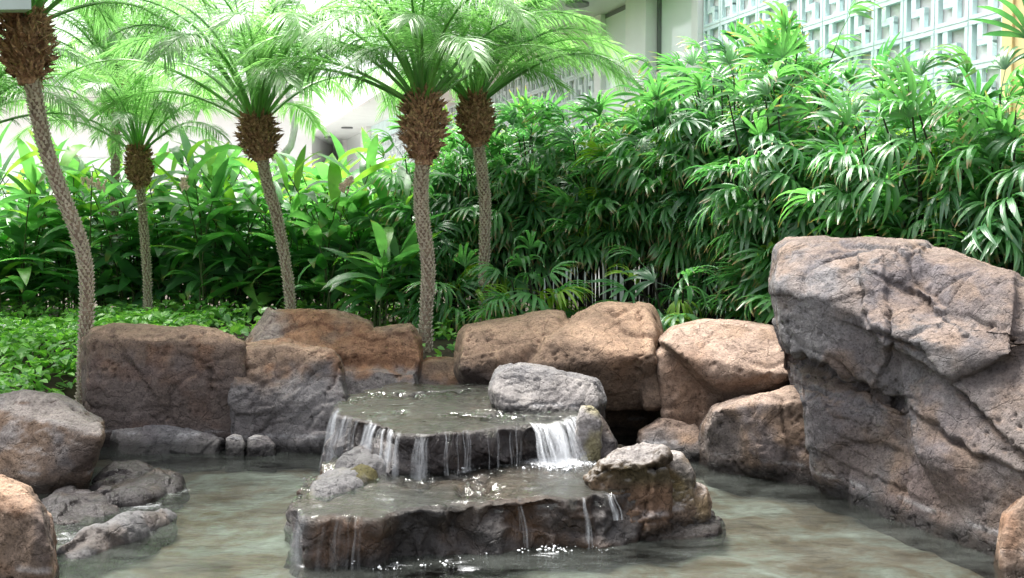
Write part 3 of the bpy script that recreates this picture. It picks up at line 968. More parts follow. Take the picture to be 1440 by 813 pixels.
rock([H([(966, 694), (980, 676), (994, 684), (998, 708), (990, 728), (968, 730)], 5.1, 0.3, inset=0.16, slope=0.3)], 0.009,
     'small rounded rock ending the right waterfall cluster above open water', (BROWN, np.array([0.19, 0.14, 0.08]), GREY), seed=40, big=0.015, mid=0.015, crack=0.012, cscale=6, smooth=4,
     stain_and_light=[(PALE, topface(0.4, 0.85), 0.6)], name='rock', cat='rock', group='waterfall rocks')


# ------------------------------------------------------------------ water on the ledges, falls, foam
def poly_inside(poly):
    def f(x, y):
        c = False
        j = len(poly) - 1
        for i in range(len(poly)):
            xi, yi, xj, yj = poly[i][0], poly[i][1], poly[j][0], poly[j][1]
            if (yi > y) != (yj > y) and x < (xj - xi) * (y - yi) / (yj - yi) + xi:
                c = not c
            j = i
        return c
    return f


def film(ledge, z, label, spots, nzmin=0.30, dz=0.006):
    """water skin lying on the upward faces of a ledge and curling over its lip"""
    me = ledge.data
    n = len(me.vertices)
    co = np.empty(n * 3)
    me.vertices.foreach_get('co', co)
    co = co.reshape(-1, 3) + np.array(ledge.location)
    nn = np.empty(n * 3)
    me.vertex_normals.foreach_get('vector', nn)
    nn = nn.reshape(-1, 3)
    ok = (nn[:, 2] > nzmin) & (co[:, 2] > z - 0.06)
    f = [tuple(p.vertices) for p in me.polygons if all(ok[k] for k in p.vertices)]
    used = np.unique(np.array([k for q in f for k in q]))
    rm = -np.ones(n, int)
    rm[used] = np.arange(len(used))
    v = co[used].copy()
    top = sstep(z - 0.04, z - 0.012, v[:, 2])
    X, Y = v[:, 0], v[:, 1]
    lvl = z + 0.013 + 0.005 * n3(X, Y, 5.0, 2) + 0.005 * n3(X, Y, 13.0, 4) + 0.002 * n3(X, Y, 27, 8)
    v = v + nn[used] * dz
    v[:, 2] = np.maximum(v[:, 2], v[:, 2] * (1 - top) + lvl * top)
    o = mesh_obj('ledge_water', v, [tuple(int(rm[k]) for k in q) for q in f], M_FILM, smooth=True)
    foam_attr(o, spots)
    o['kind'] = 'structure'
    o['label'] = label
    return o


film(LEDGE1, Z1, 'thin water flowing over the upper ledge', [(c1.x - 0.45, c1.y - 0.45, 0.25, 0.3), (c1.x, c1.y - 0.6, 0.3, 0.25)])
c2 = sum(t2, Vector()) / len(t2)
fl = [G(630, 660, Z2), G(785, 652, Z2), G(590, 655, Z2), G(700, 660, Z2)]
film(LEDGE2, Z2, 'shallow water flowing over the lower ledge',
     [(fl[0].x, fl[0].y, 0.2, 0.5), (fl[1].x, fl[1].y, 0.24, 0.75), (fl[2].x, fl[2].y, 0.16, 0.6), (fl[3].x, fl[3].y, 0.25, 0.25)]
     + [(G(px, py, Z2).x, G(px, py, Z2).y, 0.1, 0.35) for px, py in ((450, 715), (540, 705), (740, 690))])
gp = [G(px, py, 0) for px, py in ((480, 790), (560, 795), (640, 790), (770, 778), (430, 795), (660, 800))]
sp = [(q.x, q.y, 0.12, 0.38) for q in gp]
sp += [(G(x, y, 0).x, G(x, y, 0).y, r, k) for x, y, r, k in ((120, 700, 0.3, 0.42), (200, 712, 0.22, 0.4), (170, 745, 0.3, 0.42), (110, 755, 0.3, 0.4), (250, 690, 0.2, 0.36), (485, 640, 0.2, 0.45))]
foam_attr(pond, sp)


def waterfall(label, strands):
    """strands: (top point, bottom point, width, density, bulge)"""
    v, f, dn = [], [], []
    for a, b, w, de, bl in strands:
        base = len(v)
        n = 9
        side = Vector((1, random.uniform(-0.5, 0.5), 0)).normalized()
        nrm = Vector((side.y, -side.x, 0))
        for i in range(n):
            t = i / (n - 1)
            q = a.lerp(b, t)
            # horizontal travel first, then free fall
            z = a.z + (b.z - a.z) * t ** 1.7
            h = a.lerp(b, t ** 0.8)
            c = Vector((h.x, h.y - bl * math.sin(math.pi * t) * 0.5, z)) + side * 0.004 * math.sin(9 * t + a.x * 40)
            ww = w * (0.7 + 0.6 * t)
            for s in (-1, 0, 1):
                v.append(c + side * (s * ww * 0.5) + (nrm * ww * 0.35 if s == 0 else Vector()))
                dn.append(de * (0.45 if i == 0 else 1.0) * (1.0 if s == 0 else 0.25))
        for i in range(n - 1):
            for s in (0, 1):
                f.append((base + i * 3 + s, base + i * 3 + s + 1, base + (i + 1) * 3 + s + 1, base + (i + 1) * 3 + s))
    o = mesh_obj('waterfall', v, f, M_FALL, smooth=True)
    at = o.data.attributes.new('dens', 'FLOAT', 'POINT')
    at.data.foreach_set('value', dn)
    tag(o, label, 'waterfall', 'waterfall streams')
    return o


def lipline(pts, t):
    t = t * (len(pts) - 1)
    i = min(int(t), len(pts) - 2)
    return pts[i].lerp(pts[i + 1], t - i)


from mathutils.bvhtree import BVHTree


def ledge_tree(o):
    me = o.data
    return BVHTree.FromPolygons([v.co + o.location for v in me.vertices], [tuple(p.vertices) for p in me.polygons])


TREE = {Z1: (ledge_tree(LEDGE1), c1), Z2: (ledge_tree(LEDGE2), sum(t2, Vector()) / len(t2))}


def fall(label, lip, zt, zb, n, w, den, throw=0.07, gaps=None, face=0.35, lead=2):
    """strands start where the ledge ends and drop clear of its face"""
    tree, cen = TREE[zt]
    L = [G(x, y, zt) for x, y in lip]
    st = []
    for k in range(n):
        t = random.random()
        if gaps and not gaps(t):
            continue
        a = lipline(L, t)
        dr = (a - cen)
        dr.z = 0
        dr = (dr.normalized() * (1 - face) + Vector((0, -1, 0)) * face).normalized()
        o_ = a + dr * 0.6
        best = None
        for dz in (-0.015, -0.04, -0.07, -0.11):
            h = tree.ray_cast(Vector((o_.x, o_.y, zt + dz)), -dr, 1.2)[0]
            if h is not None and (best is None or (h - cen).dot(dr) > (best - cen).dot(dr)):
                best = h
        if best is None:
            continue
        a = Vector((best.x, best.y, zt + 0.012)) - dr * 0.025
        b = Vector((best.x, best.y, zb)) + dr * throw * random.uniform(0.6, 1.3) + Vector((random.gauss(0, 0.012), 0, 0))
        st.append((a, b, w * random.uniform(0.4, 1.7), den * random.uniform(0.3, 1.0), 0.0))
    return waterfall(label, st)


fall('left white veil of water pouring off the side of the upper ledge', [(478, 576), (500, 592), (545, 602), (575, 607)], Z1, 0.10, 300, 0.011, 0.24,
     gaps=lambda t: t < 0.28 or 0.4 < t < 0.62 or 0.7 < t < 0.88 or random.random() < 0.25, face=0.2)
fall('narrow stream falling at the front corner of the upper ledge', [(588, 611), (604, 612)], Z1, Z2, 30, 0.009, 0.2)
fall('thin separate threads of water dripping along the middle of the upper ledge', [(622, 610), (690, 604), (745, 600)], Z1, Z2, 16, 0.007, 0.4, throw=0.02)
fall('broad white cascade at the right end of the upper ledge', [(750, 599), (775, 596), (818, 588)], Z1, Z2, 300, 0.009, 0.24, throw=0.16)
fall('faint brown-tinged trickle over the left end of the lower ledge', [(455, 727), (500, 720), (545, 713)], Z2, 0.0, 22, 0.010, 0.07, throw=0.03)
fall('glassy sheet of water wrapping the left corner of the lower ledge', [(413, 716), (438, 728)], Z2, 0.0, 26, 0.012, 0.13, throw=0.03, face=0.1)
fall('single thin trickle near the middle of the lower ledge front', [(723, 700), (726, 700)], Z2, 0.0, 4, 0.008, 0.35, throw=0.03)
fall('thin trickle near the right end of the lower ledge front', [(784, 695), (788, 694)], Z2, 0.0, 4, 0.009, 0.5, throw=0.05)
fall('short bright trickle beside the knobbly right rock', [(822, 692), (828, 691)], Z2, 0.12, 5, 0.009, 0.55, throw=0.03)


def foam(label, spots):
    """splashing droplets and bubbles"""
    v, f = [], []
    ico = [Vector(q).normalized() for q in ((0, 0, 1), (0.9, 0, 0.45), (0.28, 0.85, 0.45), (-0.72, 0.53, 0.45), (-0.72, -0.53, 0.45), (0.28, -0.85, 0.45), (0, 0, -0.4))]
    tri = [(0, 1, 2), (0, 2, 3), (0, 3, 4), (0, 4, 5), (0, 5, 1), (6, 2, 1), (6, 3, 2), (6, 4, 3), (6, 5, 4), (6, 1, 5)]
    for x, y, z, sx, sy, n, r, up in spots:
        for k in range(n):
            c = Vector((x + random.gauss(0, sx), y + random.gauss(0, sy), z + abs(random.gauss(0, up))))
            rr = r * (0.3 + 1.6 * random.random() ** 3)
            b = len(v)
            s = Vector((random.uniform(0.8, 1.5), random.uniform(0.8, 1.5), random.uniform(0.6, 1.2)))
            v += [c + Vector((q.x * s.x, q.y * s.y, q.z * s.z)) * rr for q in ico]
            f += [tuple(b + i for i in t) for t in tri]
    o = mesh_obj('foam', v, f, M_FOAM, smooth=True)
    tag(o, label, 'foam', None, 'stuff')


foam('white droplets and bubbles splashing along the foot of the lower ledge',
     [(*(G(px, py, 0).xy + Vector((random.gauss(0, 0.02), random.gauss(0, 0.03)))), 0.0, random.uniform(0.012, 0.04), 0.02, int(n * 0.6), 0.0055, 0.012) for px, py, n in
      ((505, 793, 12), (545, 800, 16), (566, 797, 16), (594, 794, 18), (640, 790, 22), (664, 788, 10), (690, 782, 10), (735, 778, 14), (770, 776, 46), (800, 772, 30), (830, 768, 22), (845, 764, 12))])
foam('white splash where the upper falls hit the lower ledge',
     [(*G(px, py, Z2).xy, Z2 + 0.01, 0.06, 0.02, n, 0.006, 0.012) for px, py, n in ((595, 658, 30), (640, 664, 14), (755, 662, 40), (790, 664, 60), (825, 658, 40))])

# ------------------------------------------------------------------ building behind the hedge
WD = Vector((-0.3535, 0.9354, 0))         # wall direction, receding to the left
WN = Vector((-0.9354, -0.3535, 0))        # outward normal, towards the garden
W0 = Vector((3.575, 8.1, 0))
GZ = 0.58


def wall_m(t, out, z):
    o = W0 + WD * t + WN * out
    return Matrix(((WD.x, WN.x, 0, o.x), (WD.y, WN.y, 0, o.y), (0, 0, 1, z), (0, 0, 0, 1)))


WM = wall_m(0, 0, 0)
bld = empty('garden_building', W0 + Vector((0, 0, GZ)), 'low white building with breeze-block screens and deep eave behind the fan palm hedge', 'building')
bld_inv = Matrix.Translation(-bld.location)


def wbox(name, mat, t0, t1, o0, o1, z0, z1, parent=None):
    m = MB()
    m.box(t0, t1, o0, o1, z0, z1, WM if parent is None or parent is bld else None)
    o = m.build(name, mat, bld if parent is None else parent)
    o.matrix_basis = bld_inv
    return o


ZTOP = 4.69
wbox('wall', M_PINK, -0.62, 40, -0.55, -0.062, GZ - 0.5, 5.2)
BS = 0.36
# block: square frame with a stepped key bar
blk = MB()
hb, fw, dp = BS / 2 - 0.006, 0.032, 0.055
blk.box(-hb, hb, -dp, 0, -hb, -hb + fw)
blk.box(-hb, hb, -dp, 0, hb - fw, hb)
blk.box(-hb, -hb + fw, -dp + 0.002, -0.002, -hb + fw, hb - fw)
blk.box(hb - fw, hb, -dp + 0.002, -0.002, -hb + fw, hb - fw)
blk.box(0.036, 0.090, -dp + 0.004, -0.003, 0.012, hb - fw)          # upper stem
blk.box(-0.062, -0.012, -dp + 0.004, -0.003, -hb + fw, -0.012)      # lower stem
blk.box(-0.062, 0.090, -dp + 0.005, -0.004, -0.032, 0.032)          # step
blk_t = blk.mesh('breeze_block', M_TEAL)
blk_p = blk.mesh('breeze_block', M_PALE)


def screen(t0, t1, z0, z1, me, out=0.0):
    nc, nr = int(round((t1 - t0) / BS)), int(round((z1 - z0) / BS))
    for i in range(nc):
        for j in range(nr):
            link('breeze_block', me, bld, bld_inv @ WM @ Matrix.Translation((t0 + (i + 0.5) * BS, out, z0 + (j + 0.5) * BS)))
    m = MB()
    for i in range(nc + 1):
        m.box(t0 + i * BS - 0.008, t0 + i * BS + 0.008, out - 0.05, out - 0.012, z0, z0 + nr * BS, WM)
    for j in range(nr + 1):
        m.box(t0 - 0.01, t0 + nc * BS + 0.01, out - 0.052, out - 0.008, z0 + j * BS - 0.009, z0 + j * BS + 0.009, WM)
    o = m.build('mortar_joints', M_MORTAR, bld)
    o.matrix_basis = bld_inv


ROW0 = 3.25 - 8 * BS
screen(-0.48, -0.48 + 12 * BS, ROW0, ROW0 + 11 * BS, blk_t)
T_A = -0.48 + 12 * BS
wbox('window_post', M_WHITE, T_A + 0.02, T_A + 0.16, -0.12, 0.06, GZ, ZTOP)
# glazed bay
SILL = 3.57
for a, b in ((T_A + 0.16, 4.94), (5.49, 6.46)):
    wbox('window_pane', M_GLASS, a, b, -0.058, -0.03, SILL + 0.05, ZTOP)
    wbox('window_pane', M_GLASS, a, b, -0.058, -0.03, 2.2, SILL - 0.05)
    wbox('window_sill', M_WHITE, a, b, -0.20, 0.03, SILL - 0.05, SILL + 0.05)
    wbox('window_frame', M_DARKMETAL, a, b, -0.18, -0.02, ZTOP - 0.06, ZTOP)
    wbox('low_wall', M_LOW, a, b, -0.22, -0.02, GZ - 0.3, 2.2)
for tt in (4.94 + 0.001, 5.49 - 0.061):
    pass
wbox('window_frame', M_DARKMETAL, 4.87, 4.935, -0.15, 0.0, SILL + 0.05, ZTOP - 0.06)
wbox('column', M_WHITE, 4.94, 5.49, -0.3, 0.16, GZ - 0.3, ZTOP)
wbox('window_post', M_WHITE, 6.46, 6.68, -0.2, 0.05, GZ - 0.3, ZTOP)
# pale screens further along
screen(6.72, 6.72 + 15 * BS, ROW0 + 3 * BS, ROW0 + 11 * BS, blk_p)
T_B = 6.72 + 15 * BS
wbox('window_post', M_WHITE, T_B + 0.02, T_B + 0.3, -0.2, 0.05, GZ - 0.3, ZTOP)
far = MB()
for i in range(24):
    for j in range(8):
        Mx = WM @ Matrix.Translation((T_B + 0.34 + (i + 0.5) * BS, 0, ROW0 + (3 + j + 0.5) * BS))
        b0 = len(far.v)
        far.v += [tuple(Mx @ Vector(q)) for q in blk.v]
        far.f += [tuple(b0 + q for q in fc) for fc in blk.f]
fo = far.build('far_breeze_blocks', M_PALE, bld)
fo.matrix_basis = bld_inv
fo['kind'] = 'stuff'
T_C = T_B + 0.34 + 24 * BS
wbox('louvre_band', M_TEAL, T_B + 3.0, T_C, 0.01, 0.03, 4.25, ZTOP)
wbox('column', M_WHITE, T_C + 0.02, T_C + 0.8, -0.3, 0.16, GZ - 0.3, ZTOP)
for q in range(3):
    a = T_C + 0.9 + q * 3.4
    wbox('window_pane', M_GLASS, a, a + 2.8, -0.058, -0.03, 1.6, ZTOP)
    wbox('column', M_WHITE, a + 2.82, a + 3.38, -0.3, 0.1, GZ - 0.3, ZTOP)
wbox('low_wall', M_LOW, 6.69, T_C, -0.26, -0.054, GZ - 0.3, ROW0 + 3 * BS - 0.012)
# eave: soffit, fascia, roof and round lights
wbox('soffit', M_SOFFIT, 3.86, 42, -0.5, 1.2, ZTOP + 0.004, ZTOP + 0.08)
wbox('fascia', M_WHITE, 3.86, 42, 1.2, 1.28, ZTOP - 0.02, ZTOP + 0.32)
wbox('roof', M_WHITE, 3.86, 42, -6.0, 1.19, ZTOP + 0.09, ZTOP + 0.36)
for tt in (6.0, 11.0, 16.0, 21.5, 24.2):
    m = MB()
    n = 20
    m.tube([(0, 0, 0), (0, 0, 0.03)], 0.16, n)
    o = m.build('round_light', M_DARKMETAL, bld)
    o.matrix_basis = bld_inv @ WM @ Matrix.Translation((tt, 0.62, ZTOP - 0.03))

# yellow side wall at the right edge
m = MB()
m.box(-2.6, -0.60, -0.3, 0.03, GZ - 0.4, 5.4, WM)
m.box(-0.595, -0.50, -0.3, 0.05, GZ - 0.4, 5.4, WM)
o = m.build('side_wall', M_YELLOW)
tag(o, 'pale yellow wall end at the right edge beside the breeze blocks', 'wall')

# white building far behind on the left, with pale paving in front
fb = empty('white_building', (-9, 30, 0.6), 'overexposed white building far behind the ginger on the left', 'building')
m = MB()
m.box(-22, 3.0, 0, 6, 0, 5.2)
m.build('wall', M_WHITE, fb)
m = MB()
m.box(-22.4, 3.4, -1.4, 6.4, 5.21, 5.6)
m.build('roof', M_WHITE, fb)
for q in range(7):
    m = MB()
    m.box(-20.5 + q * 3.3, -18.6 + q * 3.3, -0.05, -0.003, 1.0, 3.4)
    w_ = m.build('window', M_GLASS, fb)
    m = MB()
    m.box(-20.6 + q * 3.3, -18.5 + q * 3.3, -0.09, -0.052, 0.86, 0.98)
    m.build('sill', M_WHITE, w_)
pv = grid_sheet('path', -30, 1.5, 22.5, 29.9, 30, 14, lambda X, Y: np.full(X.shape, 0.66), M_PAVE)
pv['kind'] = 'structure'

# railing glimpsed between the stems
rl = empty('white_railing', P(330, 430, 14.5), 'low white railing glimpsed between the ginger stems', 'railing')
for i in range(9):
    m = MB()
    m.box(-0.012, 0.012, -0.012, 0.012, -0.35, 0.30)
    o = m.build('baluster', M_WHITE, rl)
    o.location = (-0.1 + i * 0.11, 0, 0)
for z in (-0.2, 0.31):
    m = MB()
    m.box(-0.15, 0.85, -0.025, 0.025, z, z + 0.045)
    m.build('rail', M_WHITE, rl)

# awning corner at the top left
A = P(44, 13, 6.6)
m = MB()
m.v = [tuple(A), tuple(A + Vector((-1.8, 0.0, -0.02))), tuple(A + Vector((-1.8, 1.2, 0.25))), tuple(A + Vector((-0.62, 1.2, 0.25)))]
m.v += [(q[0], q[1], q[2] + 0.3) for q in m.v]
m.f = [(3, 2, 1, 0), (4, 5, 6, 7), (0, 1, 5, 4), (1, 2, 6, 5), (2, 3, 7, 6), (3, 0, 4, 7)]
m.box(A.x - 1.7, A.x - 1.6, A.y + 0.5, A.y + 0.6, 0.1, A.z + 0.05)
o = m.build('awning', M_AWN)
tag(o, 'grey-green awning corner poking in at the top left', 'awning')


# ------------------------------------------------------------------ palms
def frond_mesh(e0, bend, L, seed):
    rd = random.Random(seed)
    m = MB()
    n = 16
    pts, tang = [], []
    p = Vector((0, 0, 0))
    yaw = 0.0
    for i in range(n + 1):
        s = i / n
        a = R(e0 - bend * s ** 1.75)
        yaw += rd.uniform(-0.02, 0.02)
        t = Vector((math.cos(a) * math.cos(yaw), math.cos(a) * math.sin(yaw), math.sin(a)))
        pts.append(p.copy())
        tang.append(t)
        p = p + t * (L / n)
    m.tube(pts, [0.009 * (1 - 0.85 * i / n) + 0.0018 for i in range(n + 1)], 5)
    nl = 92
    for s_ in (-1, 1):
        for k in range(nl):
            u = 0.28 + 0.72 * (k + rd.random() * 0.6) / nl
            x = min(u, 0.999) * n
            i = int(x)
            q = pts[i].lerp(pts[i + 1], x - i)
            t = tang[i]
            side = Vector((0, 0, 1)).cross(t)
            if side.length < 1e-3:
                side = Vector((0, 1, 0))
            side.normalize()
            up = t.cross(side) * 1.0
            ln = L * 0.165 * (0.45 + 0.75 * math.sin(math.pi * min(1, (u - 0.05) * 0.95)) ** 0.6) * rd.uniform(0.85, 1.12)
            if u < 0.38:
                ln *= 0.5 + 5.0 * (u - 0.28)
            fa = R(62 - 30 * u + rd.uniform(-8, 8))
            d = (t * math.cos(fa) + side * s_ * math.sin(fa) + up * rd.uniform(-0.05, 0.35)).normalized()
            w = 0.0029 * rd.uniform(0.8, 1.25)
            wd = (t - d * t.dot(d)).normalized() * w
            b = len(m.v)
            c = q.copy()
            dr = rd.uniform(0.35, 0.95)
            for j in range(4):
                f = j / 3
                ww = (0.55, 1.0, 0.8, 0.06)[j]
                m.v += [tuple(c - wd * ww), tuple(c + wd * ww)]
                dd = (d + Vector((0, 0, -1)) * dr * (f + 0.33) ** 1.2 * 1.5).normalized()
                c = c + dd * ln / 3
            for j in range(3):
                m.f.append((b + 2 * j, b + 2 * j + 1, b + 2 * j + 3, b + 2 * j + 2))
    return m.mesh('frond', M_PALM)


FR = {}
for e0, bend in ((87, 35), (81, 62), (75, 84), (68, 98), (60, 106), (52, 106), (43, 98), (32, 84)):
    FR[e0] = [frond_mesh(e0 + dv, bend + db, 1.0, e0 * 10 + i) for i, (dv, db) in enumerate(((0, 0), (5, 12), (-4, -14)))]


def palm(trunk_px, Y, rad, bulb_r, bulb_px, label, nf=44, L=1.6, seed=0, az_bias=None, hang=3):
    rd = random.Random(seed)
    pts = [P(x, y, Y) for x, y in trunk_px]
    base = pts[0].copy()
    base.z = float(ground_z(base.x, base.y)) - 0.05
    pts = [base] + [q for q in pts if q.z > base.z + 0.1]
    root = empty('date_palm', base, label, 'palm tree', 'palms behind the pond rocks')
    # smooth curve
    cv = []
    nseg = 26
    for k in range(nseg + 1):
        t = k / nseg * (len(pts) - 1)
        i = min(int(t), len(pts) - 2)
        f = t - i
        p0, p1, p2, p3 = pts[max(i - 1, 0)], pts[i], pts[i + 1], pts[min(i + 2, len(pts) - 1)]
        cv.append(0.5 * ((2 * p1) + (p2 - p0) * f + (2 * p0 - 5 * p1 + 4 * p2 - p3) * f * f + (3 * p1 - p0 - 3 * p2 + p3) * f ** 3) - base)
    m = MB()
    rr = [rad * (1.35 - 0.35 * min(1, k / 3)) if k < 3 else rad * (0.92 + 0.16 * k / nseg) for k in range(nseg + 1)]
    m.tube(cv, rr, 14)
    sc_m = MB()
    # old leaf bases: rows of small upward wedges wound round the trunk
    length = sum((cv[i + 1] - cv[i]).length for i in range(nseg))
    rows = int(length / 0.027)
    for r_ in range(rows):
        x = (r_ + 0.5) / rows * nseg
        i = min(int(x), nseg - 1)
        c = cv[i].lerp(cv[i + 1], x - i)
        t = (cv[i + 1] - cv[i]).normalized()
        a = t.cross(Vector((0.31, 0.95, 0.05))).normalized()
        b_ = t.cross(a)
        ru = rr[i]
        nk = 9
        for k in range(nk):
            an = 2 * math.pi * (k + 0.5 * (r_ % 2)) / nk + rd.uniform(-0.22, 0.22) + r_ * 0.06
            o_ = a * math.cos(an) + b_ * math.sin(an)
            s_ = t.cross(o_)
            hgt = rd.uniform(0.012, 0.024)
            wd = ru * rd.uniform(0.24, 0.36)
            q = c + o_ * ru * 0.97
            bi = len(sc_m.v)
            sc_m.v += [tuple(q - s_ * wd - t * 0.010), tuple(q + s_ * wd - t * 0.010), tuple(q + o_ * hgt + t * 0.018 + s_ * wd * 0.35), tuple(q + o_ * hgt + t * 0.018 - s_ * wd * 0.35),
                    tuple(q + t * 0.022)]
            sc_m.f += [(bi, bi + 1, bi + 2, bi + 3), (bi + 1, bi + 4, bi + 2), (bi, bi + 3, bi + 4), (bi + 3, bi + 2, bi + 4)]
    sc_m.build('leaf_scars', M_SCAR, m.build('trunk', M_TRUNK, root))
    # brown fibre bulb
    b0, b1 = P(*bulb_px[0], Y) - base, P(*bulb_px[1], Y) - base
    ax = (b1 - b0)
    hl = ax.length
    ax.normalize()
    ea = ax.cross(Vector((0, 1, 0.1))).normalized()
    eb = ax.cross(ea)

    def prof(t):
        return bulb_r * (0.38 + 0.55 * math.sin(math.pi * min(1, 0.05 + 0.82 * t) ** 0.95))
    m = MB()
    m.tube([b0 + ax * hl * t for t in np.linspace(-0.08, 1.0, 9)], [prof(max(0, t)) * 0.8 for t in np.linspace(-0.08, 1.0, 9)], 12)
    for k in range(1000):
        t = rd.random() ** 0.9
        an = rd.uniform(0, 2 * math.pi)
        o_ = ea * math.cos(an) + eb * math.sin(an)
        q = b0 + ax * hl * t + o_ * prof(t) * rd.uniform(0.72, 0.98)
        up = rd.uniform(0.1, 1.2) if rd.random() < 0.8 else rd.uniform(-1.0, 0.3)
        d = (o_ * rd.uniform(0.3, 1.0) + ax * up + ax.cross(o_) * rd.uniform(-0.5, 0.5)).normalized()
        ln = bulb_r * rd.uniform(0.18, 0.62)
        w = d.cross(o_ + ax * 0.3).normalized() * rd.uniform(0.004, 0.02)
        bi = len(m.v)
        e = q + d * ln
        mid_ = q + d * ln * 0.55 + o_ * ln * 0.1
        m.v += [tuple(q - w), tuple(q + w), tuple(mid_ + w * 0.7), tuple(mid_ - w * 0.7), tuple(e)]
        m.f += [(bi, bi + 1, bi + 2, bi + 3), (bi + 3, bi + 2, bi + 4)]
    m.build('fibre_bulb', M_FIBRE, root)
    keys = sorted(FR, reverse=True)
    top = b0 + ax * hl * 0.93
    for k in range(nf):
        u = (k + 0.5) / nf
        e = keys[min(len(keys) - 1, int(u ** 0.95 * 7.2 + rd.random() * 0.9))]
        if k >= nf - hang:
            e = 32
        az = k * 2.39996 + rd.uniform(-0.25, 0.25)
        if az_bias and rd.random() < az_bias[1]:
            az = az_bias[0] + rd.gauss(0, 0.7)
        me = rd.choice(FR[e])
        sc = L * rd.uniform(0.82, 1.1) * (0.85 if e > 80 else 1)
        pos = top + Vector((math.cos(az), math.sin(az), 0)) * bulb_r * 0.55 * (1 - e / 100) - ax * hl * 0.10 * u
        Mx = Matrix.Translation(pos) @ Matrix.Rotation(az, 4, 'Z') @ Matrix.Rotation(R(rd.uniform(-12, 12)), 4, 'X') @ Matrix.Scale(sc, 4)
        link('frond', me, root, Mx)
    return root


palm([(118, 545), (120, 480), (122, 400), (113, 340), (86, 270), (62, 200), (48, 130), (40, 95)], 7.95, 0.050, 0.205, [(40, 112), (34, 18)],
     'tallest date palm with trunk leaning left, at the left edge beside the dark boulder', nf=40, L=1.9, seed=1)
palm([(209, 480), (208, 430), (206, 370), (202, 320), (197, 255)], 10.6, 0.038, 0.135, [(196, 262), (195, 205)],
     'shortest date palm with slim straight trunk, second from the left', nf=28, L=1.3, seed=2)
palm([(411, 470), (408, 420), (400, 360), (388, 300), (374, 250), (367, 210)], 9.6, 0.047, 0.18, [(367, 222), (360, 163)],
     'date palm leaning slightly left behind the long terracotta boulder, third from the left', nf=33, L=1.85, seed=3)
palm([(595, 490), (600, 430), (602, 370), (594, 310), (592, 260), (597, 205)], 8.8, 0.056, 0.195, [(596, 225), (594, 132)],
     'thickest date palm standing in the gap between the terracotta and tan boulders', nf=34, L=1.8, seed=4)
palm([(682, 480), (680, 400), (682, 330), (682, 280), (676, 230), (670, 185)], 9.6, 0.047, 0.165, [(671, 202), (667, 135)],
     'rightmost date palm, just right of the thickest palm trunk', nf=29, L=1.75, seed=5, az_bias=(0.1, 0.25))
palm([(-75, 520), (-70, 420), (-66, 330), (-62, 240)], 9.3, 0.06, 0.17, [(-62, 250), (-62, 180)],
     'date palm outside the left edge whose fronds hang into view', nf=40, L=1.6, seed=6)
palm([(130, 500), (150, 420), (160, 330), (163, 160)], 12.5, 0.05, 0.16, [(163, 165), (163, 110)],
     'background date palm between the two leftmost palms, trunk hidden by leaves', nf=40, L=1.7, seed=8)


# ------------------------------------------------------------------ leaves for the hedge plants
def blade(m, L, W, droop, fold, seg=6, dexp=1.2, org=Vector((0, 0, 0)), az=0.0, el=0.0, peak=0.4, tipw=0.02, twist=0.0):
    """lance-shaped blade with a folded midrib, starting at org, heading az/el and drooping"""
    b = len(m.v)
    m.a += [0.0] * (b - len(m.a))
    c = Vector(org)
    for i in range(seg + 1):
        s = i / seg
        e = el - droop * s ** dexp
        d = Vector((math.cos(e) * math.cos(az), math.cos(e) * math.sin(az), math.sin(e)))
        sd = Vector((-math.sin(az), math.cos(az), 0))
        nr = d.cross(sd) * -1
        if nr.z < 0:
            nr = -nr
        tw = twist * s
        sd2 = sd * math.cos(tw) + nr * math.sin(tw)
        w = W * 0.5 * max(tipw, (math.sin(math.pi * s ** (math.log(0.5) / math.log(peak))) ** 0.75 if 0 < s < 1 else 0))
        if s == 0:
            w = W * 0.12
        m.v += [tuple(c - sd2 * w + nr * fold * w), tuple(c), tuple(c + sd2 * w + nr * fold * w)]
        m.a += [s] * 3
        c = c + d * L / seg
    for i in range(seg):
        for k in (0, 1):
            q = b + i * 3 + k
            m.f.append((q, q + 1, q + 4, q + 3))


G_LEAF, G_LEAF_Y = [], []
for i, (dr, fo_, tw) in enumerate(((0.7, 0.25, 0.1), (1.1, 0.3, -0.2), (1.5, 0.2, 0.3), (0.4, 0.35, 0.0), (1.9, 0.25, -0.3))):
    m = MB()
    blade(m, 0.50, 0.105, dr, fo_, seg=6, peak=0.45, twist=tw)
    G_LEAF.append(m.mesh('leaf', M_GINGER, True))
    G_LEAF_Y.append(m.mesh('leaf', M_GINGER_Y, True))

F_LEAF, F_LEAF_Y = [], []
for i in range(7):
    rd = random.Random(100 + i)
    m = MB()
    pl = rd.uniform(0.18, 0.30)
    m.tube([(0, 0, 0), (pl * 0.5, 0, 0.012), (pl, 0, 0)], [0.004, 0.0035, 0.003], 4, cap=False)
    ns = rd.choice((7, 8, 9, 10))
    for k in range(ns):
        u = (k / (ns - 1) - 0.5) * 2
        az = u * R(rd.uniform(48, 80)) + rd.uniform(-0.05, 0.05)
        blade(m, rd.uniform(0.31, 0.42) * (1 - 0.22 * abs(u)), rd.uniform(0.026, 0.04), (1.3, 1.7, 2.0, 0.9, 2.1, 1.5, 1.8)[i] * rd.uniform(0.8, 1.2), 0.35, seg=5, dexp=0.8, org=Vector((pl, 0, 0)), az=az,
              el=rd.uniform(0.0, 0.3) + 0.2 * (1 - abs(u)), peak=0.5, tipw=0.14)
    F_LEAF.append(m.mesh('leaf', M_RHAPIS, True))
    F_LEAF_Y.append(m.mesh('leaf', M_RHAPIS_Y, True))

_stem_cache = {}


